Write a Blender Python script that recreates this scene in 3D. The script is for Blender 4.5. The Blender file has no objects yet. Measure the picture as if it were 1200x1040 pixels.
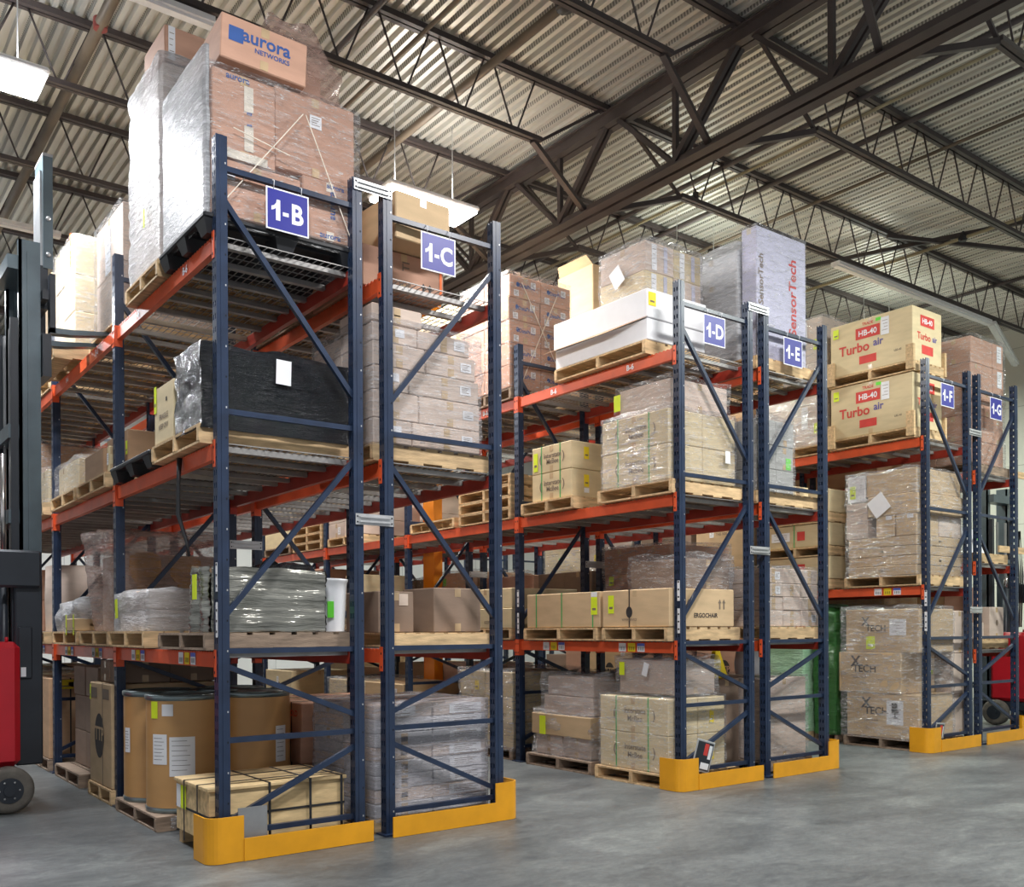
import bpy, math, random
from mathutils import Vector, Matrix, noise

# ------------------------------------------------------------------ camera, world, light, exposure
scene = bpy.context.scene
COL = scene.collection
W_PX, F_PX, YAW, ROLL = 1200.0, 1112.06, 0.6474, -0.0051
CX, CY = 600.0, 738.03
cam_data = bpy.data.cameras.new('camera')
cam = bpy.data.objects.new('camera', cam_data)
COL.objects.link(cam)
cam_data.sensor_fit = 'HORIZONTAL'
cam_data.sensor_width = 36.0
cam_data.lens = 36.0 * F_PX / W_PX
cam_data.shift_x = (600.0 - CX) / W_PX
cam_data.shift_y = (CY - 520.0) / W_PX
cam_data.clip_start = 0.05
cam_data.clip_end = 200
Xr = Vector((math.cos(YAW), -math.sin(YAW), 0))
Fw = Vector((math.sin(YAW), math.cos(YAW), 0))
Up = Vector((0, 0, 1))
cxv = Xr * math.cos(ROLL) + Up * math.sin(ROLL)
cyv = Up * math.cos(ROLL) - Xr * math.sin(ROLL)
cam.matrix_world = Matrix((
    (cxv.x, cyv.x, -Fw.x, -2.2401),
    (cxv.y, cyv.y, -Fw.y, -6.1241),
    (cxv.z, cyv.z, -Fw.z, 1.5027),
    (0, 0, 0, 1)))
scene.camera = cam

world = bpy.data.worlds.new('world')
scene.world = world
world.use_nodes = True
world.node_tree.nodes['Background'].inputs[0].default_value = (0.93, 0.95, 1.0, 1)
world.node_tree.nodes['Background'].inputs[1].default_value = 0.54
scene.view_settings.view_transform = 'Standard'
scene.view_settings.look = 'None'
scene.view_settings.gamma = 1.0
scene.view_settings.exposure = 0.10
scene.cycles.transparent_max_bounces = 14
scene.cycles.max_bounces = 6

# high bay fluorescent fixtures: (x, y, z, power, colour)
LAMPS = [(-1.0, 3.45, 6.50, 260, (0.93, 0.96, 1.0)), (3.73, 3.45, 6.50, 260, (1.0, 0.97, 0.93)),
         (8.45, 3.45, 6.50, 240, (0.93, 1.0, 0.90)), (13.2, 3.45, 6.50, 220, (0.92, 1.0, 0.88)),
         (-1.0, -3.0, 6.50, 230, (0.97, 0.98, 1.0)), (3.73, -3.0, 6.50, 230, (1.0, 0.97, 0.95)),
         (8.45, -3.0, 6.50, 230, (0.95, 1.0, 0.93)), (3.73, 9.5, 6.50, 240, (1.0, 0.98, 0.94)),
         (-1.0, 9.5, 6.50, 200, (0.93, 0.96, 1.0)), (8.45, 9.5, 6.50, 200, (0.95, 1.0, 0.93)),
         (13.2, -3.0, 6.50, 200, (0.95, 1.0, 0.92))]

R = random.Random(11)

# ------------------------------------------------------------------ materials
def new_mat(name):
    m = bpy.data.materials.new(name)
    m.use_nodes = True
    nt = m.node_tree
    b = nt.nodes['Principled BSDF']
    return m, nt, b

def N(nt, typ, **kw):
    n = nt.nodes.new(typ)
    for k, v in kw.items():
        setattr(n, k, v)
    return n

def ramp(nt, fac, stops):
    r = N(nt, 'ShaderNodeValToRGB')
    e = r.color_ramp.elements
    while len(e) < len(stops):
        e.new(0.5)
    for i, (p, c) in enumerate(stops):
        e[i].position = p
        e[i].color = (c[0], c[1], c[2], 1)
    nt.links.new(fac, r.inputs[0])
    return r.outputs[0]

def simple(name, col, rough=0.5, metal=0.0, var=0.12, scale=8.0, bump=0.0, bscale=60.0, stretch=(1, 1, 1), island=0.0):
    """paint / plastic / card: base colour with gentle noise variation"""
    m, nt, b = new_mat(name)
    tc = N(nt, 'ShaderNodeTexCoord')
    mp = N(nt, 'ShaderNodeMapping')
    mp.inputs['Scale'].default_value = stretch
    nt.links.new(tc.outputs['Object'], mp.inputs[0])
    nz = N(nt, 'ShaderNodeTexNoise')
    nz.inputs['Scale'].default_value = scale
    nz.inputs['Detail'].default_value = 5
    nt.links.new(mp.outputs[0], nz.inputs[0])
    lo = tuple(max(0, c * (1 - var)) for c in col)
    hi = tuple(min(1, c * (1 + var)) for c in col)
    c = ramp(nt, nz.outputs[0], [(0.3, lo), (0.7, hi)])
    if island:
        oi = N(nt, 'ShaderNodeObjectInfo')
        mr = N(nt, 'ShaderNodeMapRange')
        mr.inputs[3].default_value = 1 - island
        mr.inputs[4].default_value = 1 + island
        nt.links.new(oi.outputs['Random'], mr.inputs[0])
        hs = N(nt, 'ShaderNodeHueSaturation')
        nt.links.new(mr.outputs[0], hs.inputs['Value'])
        nt.links.new(c, hs.inputs['Color'])
        c = hs.outputs[0]
    nt.links.new(c, b.inputs['Base Color'])
    b.inputs['Roughness'].default_value = rough
    b.inputs['Metallic'].default_value = metal
    if bump:
        n2 = N(nt, 'ShaderNodeTexNoise')
        n2.inputs['Scale'].default_value = bscale
        nt.links.new(mp.outputs[0], n2.inputs[0])
        bp = N(nt, 'ShaderNodeBump')
        bp.inputs['Strength'].default_value = bump
        bp.inputs['Distance'].default_value = 0.01
        nt.links.new(n2.outputs[0], bp.inputs['Height'])
        nt.links.new(bp.outputs[0], b.inputs['Normal'])
    return m

M = {}
def card(name, col, var=0.10):
    M[name] = simple('cardboard_' + name, col, 0.75, 0, var, 3.0, 0.10, 40, (1, 1, 4), island=0.10)
card('kraft', (0.50, 0.31, 0.18))
card('tan', (0.57, 0.41, 0.24))
card('pink', (0.52, 0.30, 0.21))
card('brown', (0.27, 0.19, 0.14))
card('beige', (0.66, 0.54, 0.33))
card('pale', (0.62, 0.50, 0.42))
card('white', (0.74, 0.74, 0.72), 0.05)
card('silver', (0.50, 0.50, 0.52), 0.08)
card('violet', (0.55, 0.55, 0.68), 0.06)
card('grey', (0.42, 0.42, 0.40))
M['red_card'] = simple('cardboard_red', (0.45, 0.03, 0.04), 0.6)
M['tape'] = simple('packing_tape', (0.55, 0.40, 0.24), 0.25)
M['tape_clear'] = simple('pale_tape', (0.72, 0.66, 0.56), 0.25)
M['wood'] = simple('pallet_wood', (0.60, 0.42, 0.23), 0.8, 0, 0.3, 5, 0.3, 30, (1, 6, 6), island=0.15)
M['wood_dark'] = simple('old_pallet_wood', (0.30, 0.22, 0.16), 0.85, 0, 0.35, 5, 0.3, 30, (1, 6, 6), island=0.15)
M['ply'] = simple('plywood', (0.63, 0.46, 0.24), 0.7, 0, 0.3, 4, 0.15, 30, (1, 5, 5))
M['blue'] = simple('rack_blue_paint', (0.016, 0.030, 0.066), 0.33, 0, 0.25, 6)
M['hole'] = simple('slot_dark', (0.004, 0.005, 0.008), 0.8)
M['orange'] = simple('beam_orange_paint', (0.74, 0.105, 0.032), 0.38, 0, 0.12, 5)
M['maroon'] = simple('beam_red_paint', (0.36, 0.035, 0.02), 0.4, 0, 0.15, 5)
M['yellow'] = simple('guard_yellow_paint', (0.80, 0.36, 0.012), 0.35, 0, 0.10, 4)
M['col_orange'] = simple('column_orange_paint', (1.0, 0.30, 0.008), 0.45, 0, 0.06, 4)
M['galv'] = simple('galvanised_steel', (0.55, 0.56, 0.57), 0.38, 0.55, 0.12, 12)
M['wire'] = simple('wire_deck_steel', (0.34, 0.33, 0.32), 0.45, 0.5, 0.1, 12)
M['steel'] = simple('roof_steel_primer', (0.060, 0.048, 0.047), 0.5, 0.1, 0.25, 2)
M['pipe'] = simple('sprinkler_pipe', (0.13, 0.10, 0.07), 0.5, 0.2, 0.2, 3)
M['pipe_tan'] = simple('conduit_tan', (0.30, 0.26, 0.16), 0.5, 0.0, 0.2, 3)
M['sprink_red'] = simple('coupling_red', (0.20, 0.03, 0.025), 0.5)
M['black'] = simple('black_plastic', (0.014, 0.015, 0.018), 0.45)
M['rubber'] = simple('tyre_rubber', (0.12, 0.11, 0.095), 0.85, 0, 0.25, 12, 0.3, 20)
M['navy'] = simple('mast_dark_steel', (0.10, 0.135, 0.155), 0.36, 0.3, 0.2, 3)
M['charcoal'] = simple('truck_charcoal', (0.022, 0.028, 0.038), 0.42, 0.1, 0.2, 3)
M['truck_red'] = simple('truck_red_paint', (0.52, 0.012, 0.025), 0.35, 0, 0.1, 3)
M['chrome'] = simple('hydraulic_chrome', (0.65, 0.62, 0.60), 0.2, 0.9, 0.05, 5)
M['white'] = simple('paper_white', (0.80, 0.81, 0.84), 0.7, 0, 0.03)
M['neon'] = simple('label_yellow', (0.70, 0.85, 0.02), 0.6, 0, 0.05)
M['sun'] = simple('label_gold', (0.85, 0.65, 0.02), 0.6, 0, 0.05)
M['lblue'] = simple('label_blue', (0.10, 0.16, 0.60), 0.6, 0, 0.05)
M['lime'] = simple('label_green', (0.15, 0.75, 0.05), 0.6, 0, 0.05)
M['lorange'] = simple('label_orange', (0.95, 0.17, 0.02), 0.6, 0, 0.05)
M['ink'] = simple('black_ink', (0.035, 0.03, 0.03), 0.7)
M['ink_soft'] = simple('faded_ink', (0.20, 0.15, 0.11), 0.7)
M['ink_blue'] = simple('blue_ink', (0.03, 0.09, 0.30), 0.7)
M['ink_red'] = simple('red_ink', (0.62, 0.05, 0.04), 0.7)
M['ink_purple'] = simple('purple_ink', (0.12, 0.10, 0.32), 0.7)
M['sign_blue'] = simple('sign_blue', (0.018, 0.022, 0.26), 0.4, 0, 0.05)
M['sign_white'] = simple('sign_white', (0.85, 0.86, 0.92), 0.4, 0, 0.02)
M['strap'] = simple('green_strap', (0.05, 0.38, 0.10), 0.4)
M['strap_black'] = simple('black_strap', (0.02, 0.02, 0.022), 0.45)
M['drum_ring'] = simple('drum_ring_steel', (0.20, 0.25, 0.26), 0.3, 0.7, 0.1)
M['fibre'] = simple('fibre_drum', (0.52, 0.29, 0.11), 0.42, 0, 0.07, 2, 0.05, 60, (1, 1, 3))
M['fixture'] = simple('fixture_white', (0.78, 0.79, 0.80), 0.45, 0, 0.03)
M['orange_wrap'] = simple('orange_item', (0.62, 0.30, 0.05), 0.6, 0, 0.3, 4)
M['steel_sheet'] = simple('brushed_sheet', (0.36, 0.37, 0.38), 0.4, 0.6, 0.1)

def film_mat(name, tint, base, streak, rough=0.12, spec=1.0, bump=1.0):
    """thin stretch film: mostly clear, with glossy creases running round the load"""
    m = bpy.data.materials.new(name)
    m.use_nodes = True
    nt = m.node_tree
    nt.nodes.clear()
    out = N(nt, 'ShaderNodeOutputMaterial')
    tc = N(nt, 'ShaderNodeTexCoord')
    mp = N(nt, 'ShaderNodeMapping')
    mp.inputs['Scale'].default_value = (1.0, 1.0, 7.0)
    mp.inputs['Rotation'].default_value = (0.12, 0.09, 0)
    nt.links.new(tc.outputs['Object'], mp.inputs[0])
    nz = N(nt, 'ShaderNodeTexNoise')
    nz.inputs['Scale'].default_value = 4.5
    nz.inputs['Detail'].default_value = 7
    nz.inputs['Roughness'].default_value = 0.65
    nt.links.new(mp.outputs[0], nz.inputs[0])
    mr = N(nt, 'ShaderNodeMapRange')
    mr.inputs[1].default_value = 0.50
    mr.inputs[2].default_value = 0.72
    mr.inputs[3].default_value = base
    mr.inputs[4].default_value = streak
    nt.links.new(nz.outputs[0], mr.inputs[0])
    mp2 = N(nt, 'ShaderNodeMapping')
    mp2.inputs['Scale'].default_value = (1.6, 1.6, 9.0)
    mp2.inputs['Rotation'].default_value = (0.35, -0.3, 0)
    nt.links.new(tc.outputs['Object'], mp2.inputs[0])
    nz2 = N(nt, 'ShaderNodeTexNoise')
    nz2.inputs['Scale'].default_value = 9
    nz2.inputs['Detail'].default_value = 4
    nz2.inputs['Distortion'].default_value = 1.2
    nt.links.new(mp2.outputs[0], nz2.inputs[0])
    ad = N(nt, 'ShaderNodeMath', operation='MULTIPLY_ADD')
    ad.inputs[1].default_value = 0.45
    nt.links.new(nz2.outputs[0], ad.inputs[0]); nt.links.new(nz.outputs[0], ad.inputs[2])
    bp = N(nt, 'ShaderNodeBump')
    bp.inputs['Strength'].default_value = bump
    bp.inputs['Distance'].default_value = 0.05
    nt.links.new(ad.outputs[0], bp.inputs['Height'])
    pr = N(nt, 'ShaderNodeBsdfPrincipled')
    pr.inputs['Base Color'].default_value = (*tint, 1)
    pr.inputs['Roughness'].default_value = rough
    pr.inputs['Specular IOR Level'].default_value = spec
    nt.links.new(bp.outputs[0], pr.inputs['Normal'])
    tr = N(nt, 'ShaderNodeBsdfTransparent')
    tr.inputs[0].default_value = (0.93, 0.93, 0.94, 1)
    mx = N(nt, 'ShaderNodeMixShader')
    cr = N(nt, 'ShaderNodeMapRange')          # bright highlights on the folds, painted in as more opaque film
    cr.inputs[1].default_value = 0.57
    cr.inputs[2].default_value = 0.67
    cr.inputs[4].default_value = 0.75
    nt.links.new(nz2.outputs[0], cr.inputs[0])
    mxx = N(nt, 'ShaderNodeMath', operation='MAXIMUM')
    nt.links.new(mr.outputs[0], mxx.inputs[0]); nt.links.new(cr.outputs[0], mxx.inputs[1])
    nt.links.new(mxx.outputs[0], mx.inputs[0])
    nt.links.new(tr.outputs[0], mx.inputs[1])
    nt.links.new(pr.outputs[0], mx.inputs[2])
    nt.links.new(mx.outputs[0], out.inputs[0])
    return m
M['film'] = film_mat('stretch_film', (0.80, 0.80, 0.82), 0.13, 0.62)
M['film_soft'] = film_mat('thin_stretch_film', (0.80, 0.80, 0.80), 0.07, 0.45)
M['film_white'] = film_mat('heavy_stretch_film', (0.83, 0.85, 0.88), 0.42, 0.92, 0.28)
M['film_pink'] = film_mat('pink_stretch_film', (0.72, 0.50, 0.42), 0.38, 0.72, 0.22)
M['film_green'] = film_mat('green_stretch_film', (0.035, 0.20, 0.035), 0.93, 1.0, 0.3)
M['film_mint'] = film_mat('pale_green_stretch_film', (0.55, 0.95, 0.60), 0.85, 0.97, 0.25)
M['film_black'] = film_mat('black_stretch_film', (0.006, 0.008, 0.012), 1.0, 1.0, 0.17, 0.8, 0.9)
M['film_lilac'] = film_mat('lilac_stretch_film', (0.74, 0.72, 0.78), 0.32, 0.72, 0.2)
M['film_grey'] = film_mat('grey_stretch_film', (0.30, 0.30, 0.26), 0.80, 0.98, 0.24)

# floor: sealed concrete, mottled
m, nt, b = new_mat('concrete_floor')
tc = N(nt, 'ShaderNodeTexCoord')
mp = N(nt, 'ShaderNodeMapping')
mp.inputs['Rotation'].default_value = (0, 0, 0.5)
mp.inputs['Scale'].default_value = (1.0, 1.7, 1)
nt.links.new(tc.outputs['Object'], mp.inputs[0])
n1 = N(nt, 'ShaderNodeTexNoise'); n1.inputs['Scale'].default_value = 0.9; n1.inputs['Detail'].default_value = 8; n1.inputs['Roughness'].default_value = 0.62; n1.inputs['Distortion'].default_value = 0.6
n2 = N(nt, 'ShaderNodeTexNoise'); n2.inputs['Scale'].default_value = 14; n2.inputs['Detail'].default_value = 8; n2.inputs['Roughness'].default_value = 0.75; n2.inputs['Distortion'].default_value = 0.8
nt.links.new(mp.outputs[0], n1.inputs[0]); nt.links.new(mp.outputs[0], n2.inputs[0])
c1 = ramp(nt, n1.outputs[0], [(0.32, (0.095, 0.104, 0.108)), (0.55, (0.160, 0.174, 0.176)), (0.72, (0.25, 0.27, 0.262))])
c2 = ramp(nt, n2.outputs[0], [(0.35, (0.72, 0.72, 0.74)), (0.66, (1.12, 1.13, 1.12))])
mx = N(nt, 'ShaderNodeMix', data_type='RGBA', blend_type='MULTIPLY'); mx.inputs[0].default_value = 1.0
nt.links.new(c1, mx.inputs[6]); nt.links.new(c2, mx.inputs[7])
nt.links.new(mx.outputs[2], b.inputs['Base Color'])
n3 = N(nt, 'ShaderNodeTexNoise'); n3.inputs['Scale'].default_value = 5; n3.inputs['Detail'].default_value = 12; n3.inputs['Roughness'].default_value = 0.8; n3.inputs['Distortion'].default_value = 1.6
nt.links.new(mp.outputs[0], n3.inputs[0])
c3 = ramp(nt, n3.outputs[0], [(0.38, (0.70, 0.71, 0.74)), (0.52, (0.92, 0.92, 0.92)), (0.68, (1.22, 1.22, 1.19))])
mx3 = N(nt, 'ShaderNodeMix', data_type='RGBA', blend_type='MULTIPLY'); mx3.inputs[0].default_value = 1.0
nt.links.new(mx.outputs[2], mx3.inputs[6]); nt.links.new(c3, mx3.inputs[7]); nt.links.new(mx3.outputs[2], b.inputs['Base Color'])
rr = N(nt, 'ShaderNodeMapRange'); rr.inputs[3].default_value = 0.26; rr.inputs[4].default_value = 0.52
nt.links.new(n2.outputs[0], rr.inputs[0]); nt.links.new(rr.outputs[0], b.inputs['Roughness'])
b.inputs['Specular IOR Level'].default_value = 0.4
M['floor'] = m

# roof deck: galvanised corrugated steel with perforated flutes
m, nt, b = new_mat('corrugated_deck')
tc = N(nt, 'ShaderNodeTexCoord')
n1 = N(nt, 'ShaderNodeTexNoise'); n1.inputs['Scale'].default_value = 0.7; n1.inputs['Detail'].default_value = 4
mp = N(nt, 'ShaderNodeMapping'); mp.inputs['Scale'].default_value = (3.0, 0.25, 1)
nt.links.new(tc.outputs['Object'], mp.inputs[0]); nt.links.new(mp.outputs[0], n1.inputs[0])
c1 = ramp(nt, n1.outputs[0], [(0.3, (0.46, 0.45, 0.41)), (0.7, (0.68, 0.67, 0.62))])
# rows of small perforations along every second flute
sep = N(nt, 'ShaderNodeSeparateXYZ'); nt.links.new(tc.outputs['Object'], sep.inputs[0])
def mth(op, a, bb=None, clamp=False):
    n = N(nt, 'ShaderNodeMath', operation=op)
    n.use_clamp = clamp
    for i, v in enumerate((a, bb)):
        if v is None: continue
        if isinstance(v, (int, float)): n.inputs[i].default_value = v
        else: nt.links.new(v, n.inputs[i])
    return n.outputs[0]
fy = mth('ABSOLUTE', mth('SUBTRACT', mth('FRACT', mth('MULTIPLY', sep.outputs[1], 26.0)), 0.5))
fx = mth('ABSOLUTE', mth('SUBTRACT', mth('FRACT', mth('DIVIDE', sep.outputs[0], 0.226)), 0.5))
dot = mth('MULTIPLY', mth('LESS_THAN', fy, 0.27), mth('LESS_THAN', fx, 0.045))
mx = N(nt, 'ShaderNodeMix', data_type='RGBA'); mx.inputs[7].default_value = (0.06, 0.06, 0.06, 1)
nt.links.new(mth('MULTIPLY', dot, 0.65), mx.inputs[0]); nt.links.new(c1, mx.inputs[6])
nt.links.new(mx.outputs[2], b.inputs['Base Color'])
b.inputs['Roughness'].default_value = 0.42
b.inputs['Metallic'].default_value = 0.45
M['deck'] = m

def block_wall(name, c_lo, c_hi, axis):
    m, nt, b = new_mat(name)
    tc = N(nt, 'ShaderNodeTexCoord')
    mp = N(nt, 'ShaderNodeMapping')
    mp.inputs['Rotation'].default_value = (math.pi / 2, 0, 0) if axis == 'y' else (math.pi / 2, 0, math.pi / 2)
    nt.links.new(tc.outputs['Object'], mp.inputs[0])
    br = N(nt, 'ShaderNodeTexBrick')
    br.inputs['Scale'].default_value = 1.0
    br.inputs['Brick Width'].default_value = 1.2
    br.inputs['Row Height'].default_value = 2.4
    br.inputs['Mortar Size'].default_value = 0.008
    br.offset = 0.0
    br.inputs['Color1'].default_value = (*c_lo, 1)
    br.inputs['Color2'].default_value = (*c_hi, 1)
    br.inputs['Mortar'].default_value = (*(x * 0.7 for x in c_lo), 1)
    nt.links.new(mp.outputs[0], br.inputs[0])
    nt.links.new(br.outputs[0], b.inputs['Base Color'])
    b.inputs['Roughness'].default_value = 0.7
    return m
M['wall_a'] = block_wall('wall_panel_right', (0.66, 0.67, 0.58), (0.70, 0.71, 0.62), 'x')
M['wall_b'] = block_wall('wall_panel_back', (0.72, 0.73, 0.72), (0.76, 0.77, 0.76), 'y')

def emit(name, col, s):
    m = bpy.data.materials.new(name)
    m.use_nodes = True
    nt = m.node_tree
    b = nt.nodes['Principled BSDF']
    b.inputs['Base Color'].default_value = (*col, 1)
    b.inputs['Emission Color'].default_value = (*col, 1)
    b.inputs['Emission Strength'].default_value = s
    return m
M['lamp'] = emit('lamp_lens', (1.0, 0.99, 0.97), 14)

# ------------------------------------------------------------------ mesh builder
class MB:
    def __init__(self):
        self.v, self.f, self.mi, self.mats, self.sm = [], [], [], [], []
    def m(self, key):
        if key not in self.mats:
            self.mats.append(key)
        return self.mats.index(key)
    def add(self, vs, fs, key, smooth=False):
        o = len(self.v)
        self.v += [tuple(p) for p in vs]
        k = self.m(key)
        for f in fs:
            self.f.append(tuple(i + o for i in f)); self.mi.append(k); self.sm.append(smooth)
    def box(self, x0, x1, y0, y1, z0, z1, key):
        vs = [(x0, y0, z0), (x1, y0, z0), (x1, y1, z0), (x0, y1, z0), (x0, y0, z1), (x1, y0, z1), (x1, y1, z1), (x0, y1, z1)]
        self.add(vs, [(3, 2, 1, 0), (4, 5, 6, 7), (0, 1, 5, 4), (1, 2, 6, 5), (2, 3, 7, 6), (3, 0, 4, 7)], key)
    def cbox(self, x0, x1, y0, y1, z0, z1, key, c=0.01):
        """box with chamfered edges"""
        c = min(c, (x1 - x0) * .4, (y1 - y0) * .4, (z1 - z0) * .4)
        X, Y, Z = (x0, x1), (y0, y1), (z0, z1)
        vs, idx = [], {}
        for i in (0, 1):
            for j in (0, 1):
                for k in (0, 1):
                    sx, sy, sz = (1, -1)[i], (1, -1)[j], (1, -1)[k]
                    for ax in range(3):
                        p = [X[i] + sx * c, Y[j] + sy * c, Z[k] + sz * c]
                        p[ax] = (X[i], Y[j], Z[k])[ax]
                        idx[(i, j, k, ax)] = len(vs)
                        vs.append(p)
        fs = []
        g = lambda i, j, k, a: idx[(i, j, k, a)]
        def quad(q, outw):
            a, b_, c_ = (Vector(vs[q[n]]) for n in (0, 1, 2))
            if (b_ - a).cross(c_ - b_).dot(Vector(outw)) < 0:
                q = q[::-1]
            fs.append(tuple(q))
        for s in (0, 1):
            quad([g(s, 0, 0, 0), g(s, 1, 0, 0), g(s, 1, 1, 0), g(s, 0, 1, 0)], ((-1, 1)[s], 0, 0))
            quad([g(0, s, 0, 1), g(1, s, 0, 1), g(1, s, 1, 1), g(0, s, 1, 1)], (0, (-1, 1)[s], 0))
            quad([g(0, 0, s, 2), g(1, 0, s, 2), g(1, 1, s, 2), g(0, 1, s, 2)], (0, 0, (-1, 1)[s]))
        for s in (0, 1):
            for t in (0, 1):
                ds, dt = (-1, 1)[s], (-1, 1)[t]
                quad([g(0, s, t, 1), g(1, s, t, 1), g(1, s, t, 2), g(0, s, t, 2)], (0, ds, dt))
                quad([g(s, 0, t, 0), g(s, 1, t, 0), g(s, 1, t, 2), g(s, 0, t, 2)], (ds, 0, dt))
                quad([g(s, t, 0, 0), g(s, t, 1, 0), g(s, t, 1, 1), g(s, t, 0, 1)], (ds, dt, 0))
        for i in (0, 1):
            for j in (0, 1):
                for k in (0, 1):
                    quad([g(i, j, k, 0), g(i, j, k, 1), g(i, j, k, 2)], ((-1, 1)[i], (-1, 1)[j], (-1, 1)[k]))
        self.add(vs, fs, key)
    def bar(self, p, q, w, h, key, up=(0, 0, 1)):
        """rectangular bar from p to q, w wide, h tall"""
        p, q = Vector(p), Vector(q)
        d = (q - p).normalized()
        u = Vector(up)
        if abs(d.dot(u)) > 0.98:
            u = Vector((0, 1, 0))
        s = d.cross(u).normalized()
        t = s.cross(d).normalized()
        vs = []
        for o in (p, q):
            for a, b_ in ((-1, -1), (1, -1), (1, 1), (-1, 1)):
                vs.append(o + s * (a * w / 2) + t * (b_ * h / 2))
        self.add(vs, [(0, 1, 2, 3), (7, 6, 5, 4), (0, 4, 5, 1), (1, 5, 6, 2), (2, 6, 7, 3), (3, 7, 4, 0)], key)
    def tube(self, pts, r, key, n=8, caps=True):
        pts = [Vector(p) for p in pts]
        rings = []
        for i, p in enumerate(pts):
            d = (pts[min(i + 1, len(pts) - 1)] - pts[max(i - 1, 0)]).normalized()
            u = Vector((0, 0, 1)) if abs(d.z) < 0.95 else Vector((1, 0, 0))
            s = d.cross(u).normalized(); t = s.cross(d)
            rr = r[i] if isinstance(r, (list, tuple)) else r
            rings.append([p + s * math.cos(k * 2 * math.pi / n) * rr + t * math.sin(k * 2 * math.pi / n) * rr for k in range(n)])
        vs = [v for rg in rings for v in rg]
        fs = []
        for i in range(len(pts) - 1):
            for k in range(n):
                fs.append((i * n + k, i * n + (k + 1) % n, (i + 1) * n + (k + 1) % n, (i + 1) * n + k))
        if caps:
            fs.append(tuple(range(n))[::-1]); fs.append(tuple((len(pts) - 1) * n + k for k in range(n)))
        self.add(vs, fs, key, True)
    def lathe(self, prof, key, n=32, cx=0, cy=0, smooth=True):
        vs = []
        for r, z in prof:
            for k in range(n):
                a = k * 2 * math.pi / n
                vs.append((cx + r * math.cos(a), cy + r * math.sin(a), z))
        fs = []
        for i in range(len(prof) - 1):
            for k in range(n):
                fs.append((i * n + k, i * n + (k + 1) % n, (i + 1) * n + (k + 1) % n, (i + 1) * n + k))
        self.add(vs, fs, key, smooth)
        self.add([vs[k] for k in range(n)], [tuple(range(n))[::-1]], key)
        self.add([vs[(len(prof) - 1) * n + k] for k in range(n)], [tuple(range(n))], key)
    def text(self, s, origin, right, up, size, key, align='C', bold=0.0, sx=1.0):
        vs, fs = text_geo(s, bold)
        if not vs: return
        xs = [v[0] for v in vs]; ys = [v[1] for v in vs]
        w = max(xs) - min(xs); h = max(ys) - min(ys)
        k = size
        ox = (min(xs) + w / 2) if align == 'C' else min(xs)
        oy = min(ys) + h / 2
        o, rt, u = Vector(origin), Vector(right), Vector(up)
        self.add([o + rt * ((x - ox) * k * sx) + u * ((y - oy) * k) for x, y in vs], fs, key)
    def build(self, name, parent=None, loc=None, rz=0.0, at=None):
        """at: shift all vertices so that this world point becomes the origin"""
        me = bpy.data.meshes.new(name)
        vs = self.v
        if at is not None:
            vs = [(x - at[0], y - at[1], z - at[2]) for x, y, z in vs]
        me.from_pydata(vs, [], self.f)
        for k in self.mats:
            me.materials.append(M[k])
        me.polygons.foreach_set('material_index', self.mi)
        me.polygons.foreach_set('use_smooth', self.sm)
        me.update()
        o = bpy.data.objects.new(name, me)
        COL.objects.link(o)
        if parent: o.parent = parent
        if loc is not None: o.location = loc
        if rz: o.rotation_euler = (0, 0, rz)
        return o

_tg = {}
def text_geo(s, bold=0.0):
    if (s, bold) in _tg: return _tg[(s, bold)]
    cu = bpy.data.curves.new('lettering', 'FONT')
    cu.body = s
    cu.size = 1.0
    cu.resolution_u = 3
    cu.offset = bold
    ob = bpy.data.objects.new('lettering', cu)
    me = bpy.data.meshes.new_from_object(ob)
    vs = [(v.co.x, v.co.y) for v in me.vertices]
    fs = [tuple(p.vertices) for p in me.polygons]
    # make every face look towards +z
    out = []
    for f in fs:
        a = 0
        for i in range(len(f)):
            x0, y0 = vs[f[i]]; x1, y1 = vs[f[(i + 1) % len(f)]]
            a += x0 * y1 - x1 * y0
        out.append(f if a > 0 else f[::-1])
    bpy.data.objects.remove(ob); bpy.data.curves.remove(cu); bpy.data.meshes.remove(me)
    _tg[(s, bold)] = (vs, out)
    return _tg[(s, bold)]

def tag(o, label=None, cat=None, group=None, kind=None):
    if label: o['label'] = label
    if cat: o['category'] = cat
    if group: o['group'] = group
    if kind: o['kind'] = kind
    return o

def empty(name, loc, label, cat, group=None, rz=0.0):
    o = bpy.data.objects.new(name, None)
    COL.objects.link(o)
    o.location = loc
    o.rotation_euler = (0, 0, rz)
    o.empty_display_size = 0.1
    return tag(o, label, cat, group)

def attach(o, parent):
    """make a finished top-level object a part of another, where it stands"""
    for k in ('label', 'category', 'group'):
        if k in o: del o[k]
    o.parent = parent
    o.matrix_parent_inverse = parent.matrix_basis.inverted()
    return o

def copy_tree(o, parent=None):
    c = o.copy(); COL.objects.link(c)
    if parent: c.parent = parent
    for ch in list(o.children):
        copy_tree(ch, c)
    return c

# ------------------------------------------------------------------ the building
def struct(name, mb):
    o = mb.build(name)
    o['kind'] = 'structure'
    return o

g = MB(); g.box(-14, 17.9, -14, 16.2, -0.2, 0.0, 'floor'); struct('floor', g)
g = MB(); g.box(17.7, 17.95, -14, 16.2, 0, 7.9, 'wall_a'); struct('wall_right', g)
g = MB(); g.box(-14, 17.7, 16.0, 16.25, 0, 7.9, 'wall_b'); struct('wall_back', g)

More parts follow.
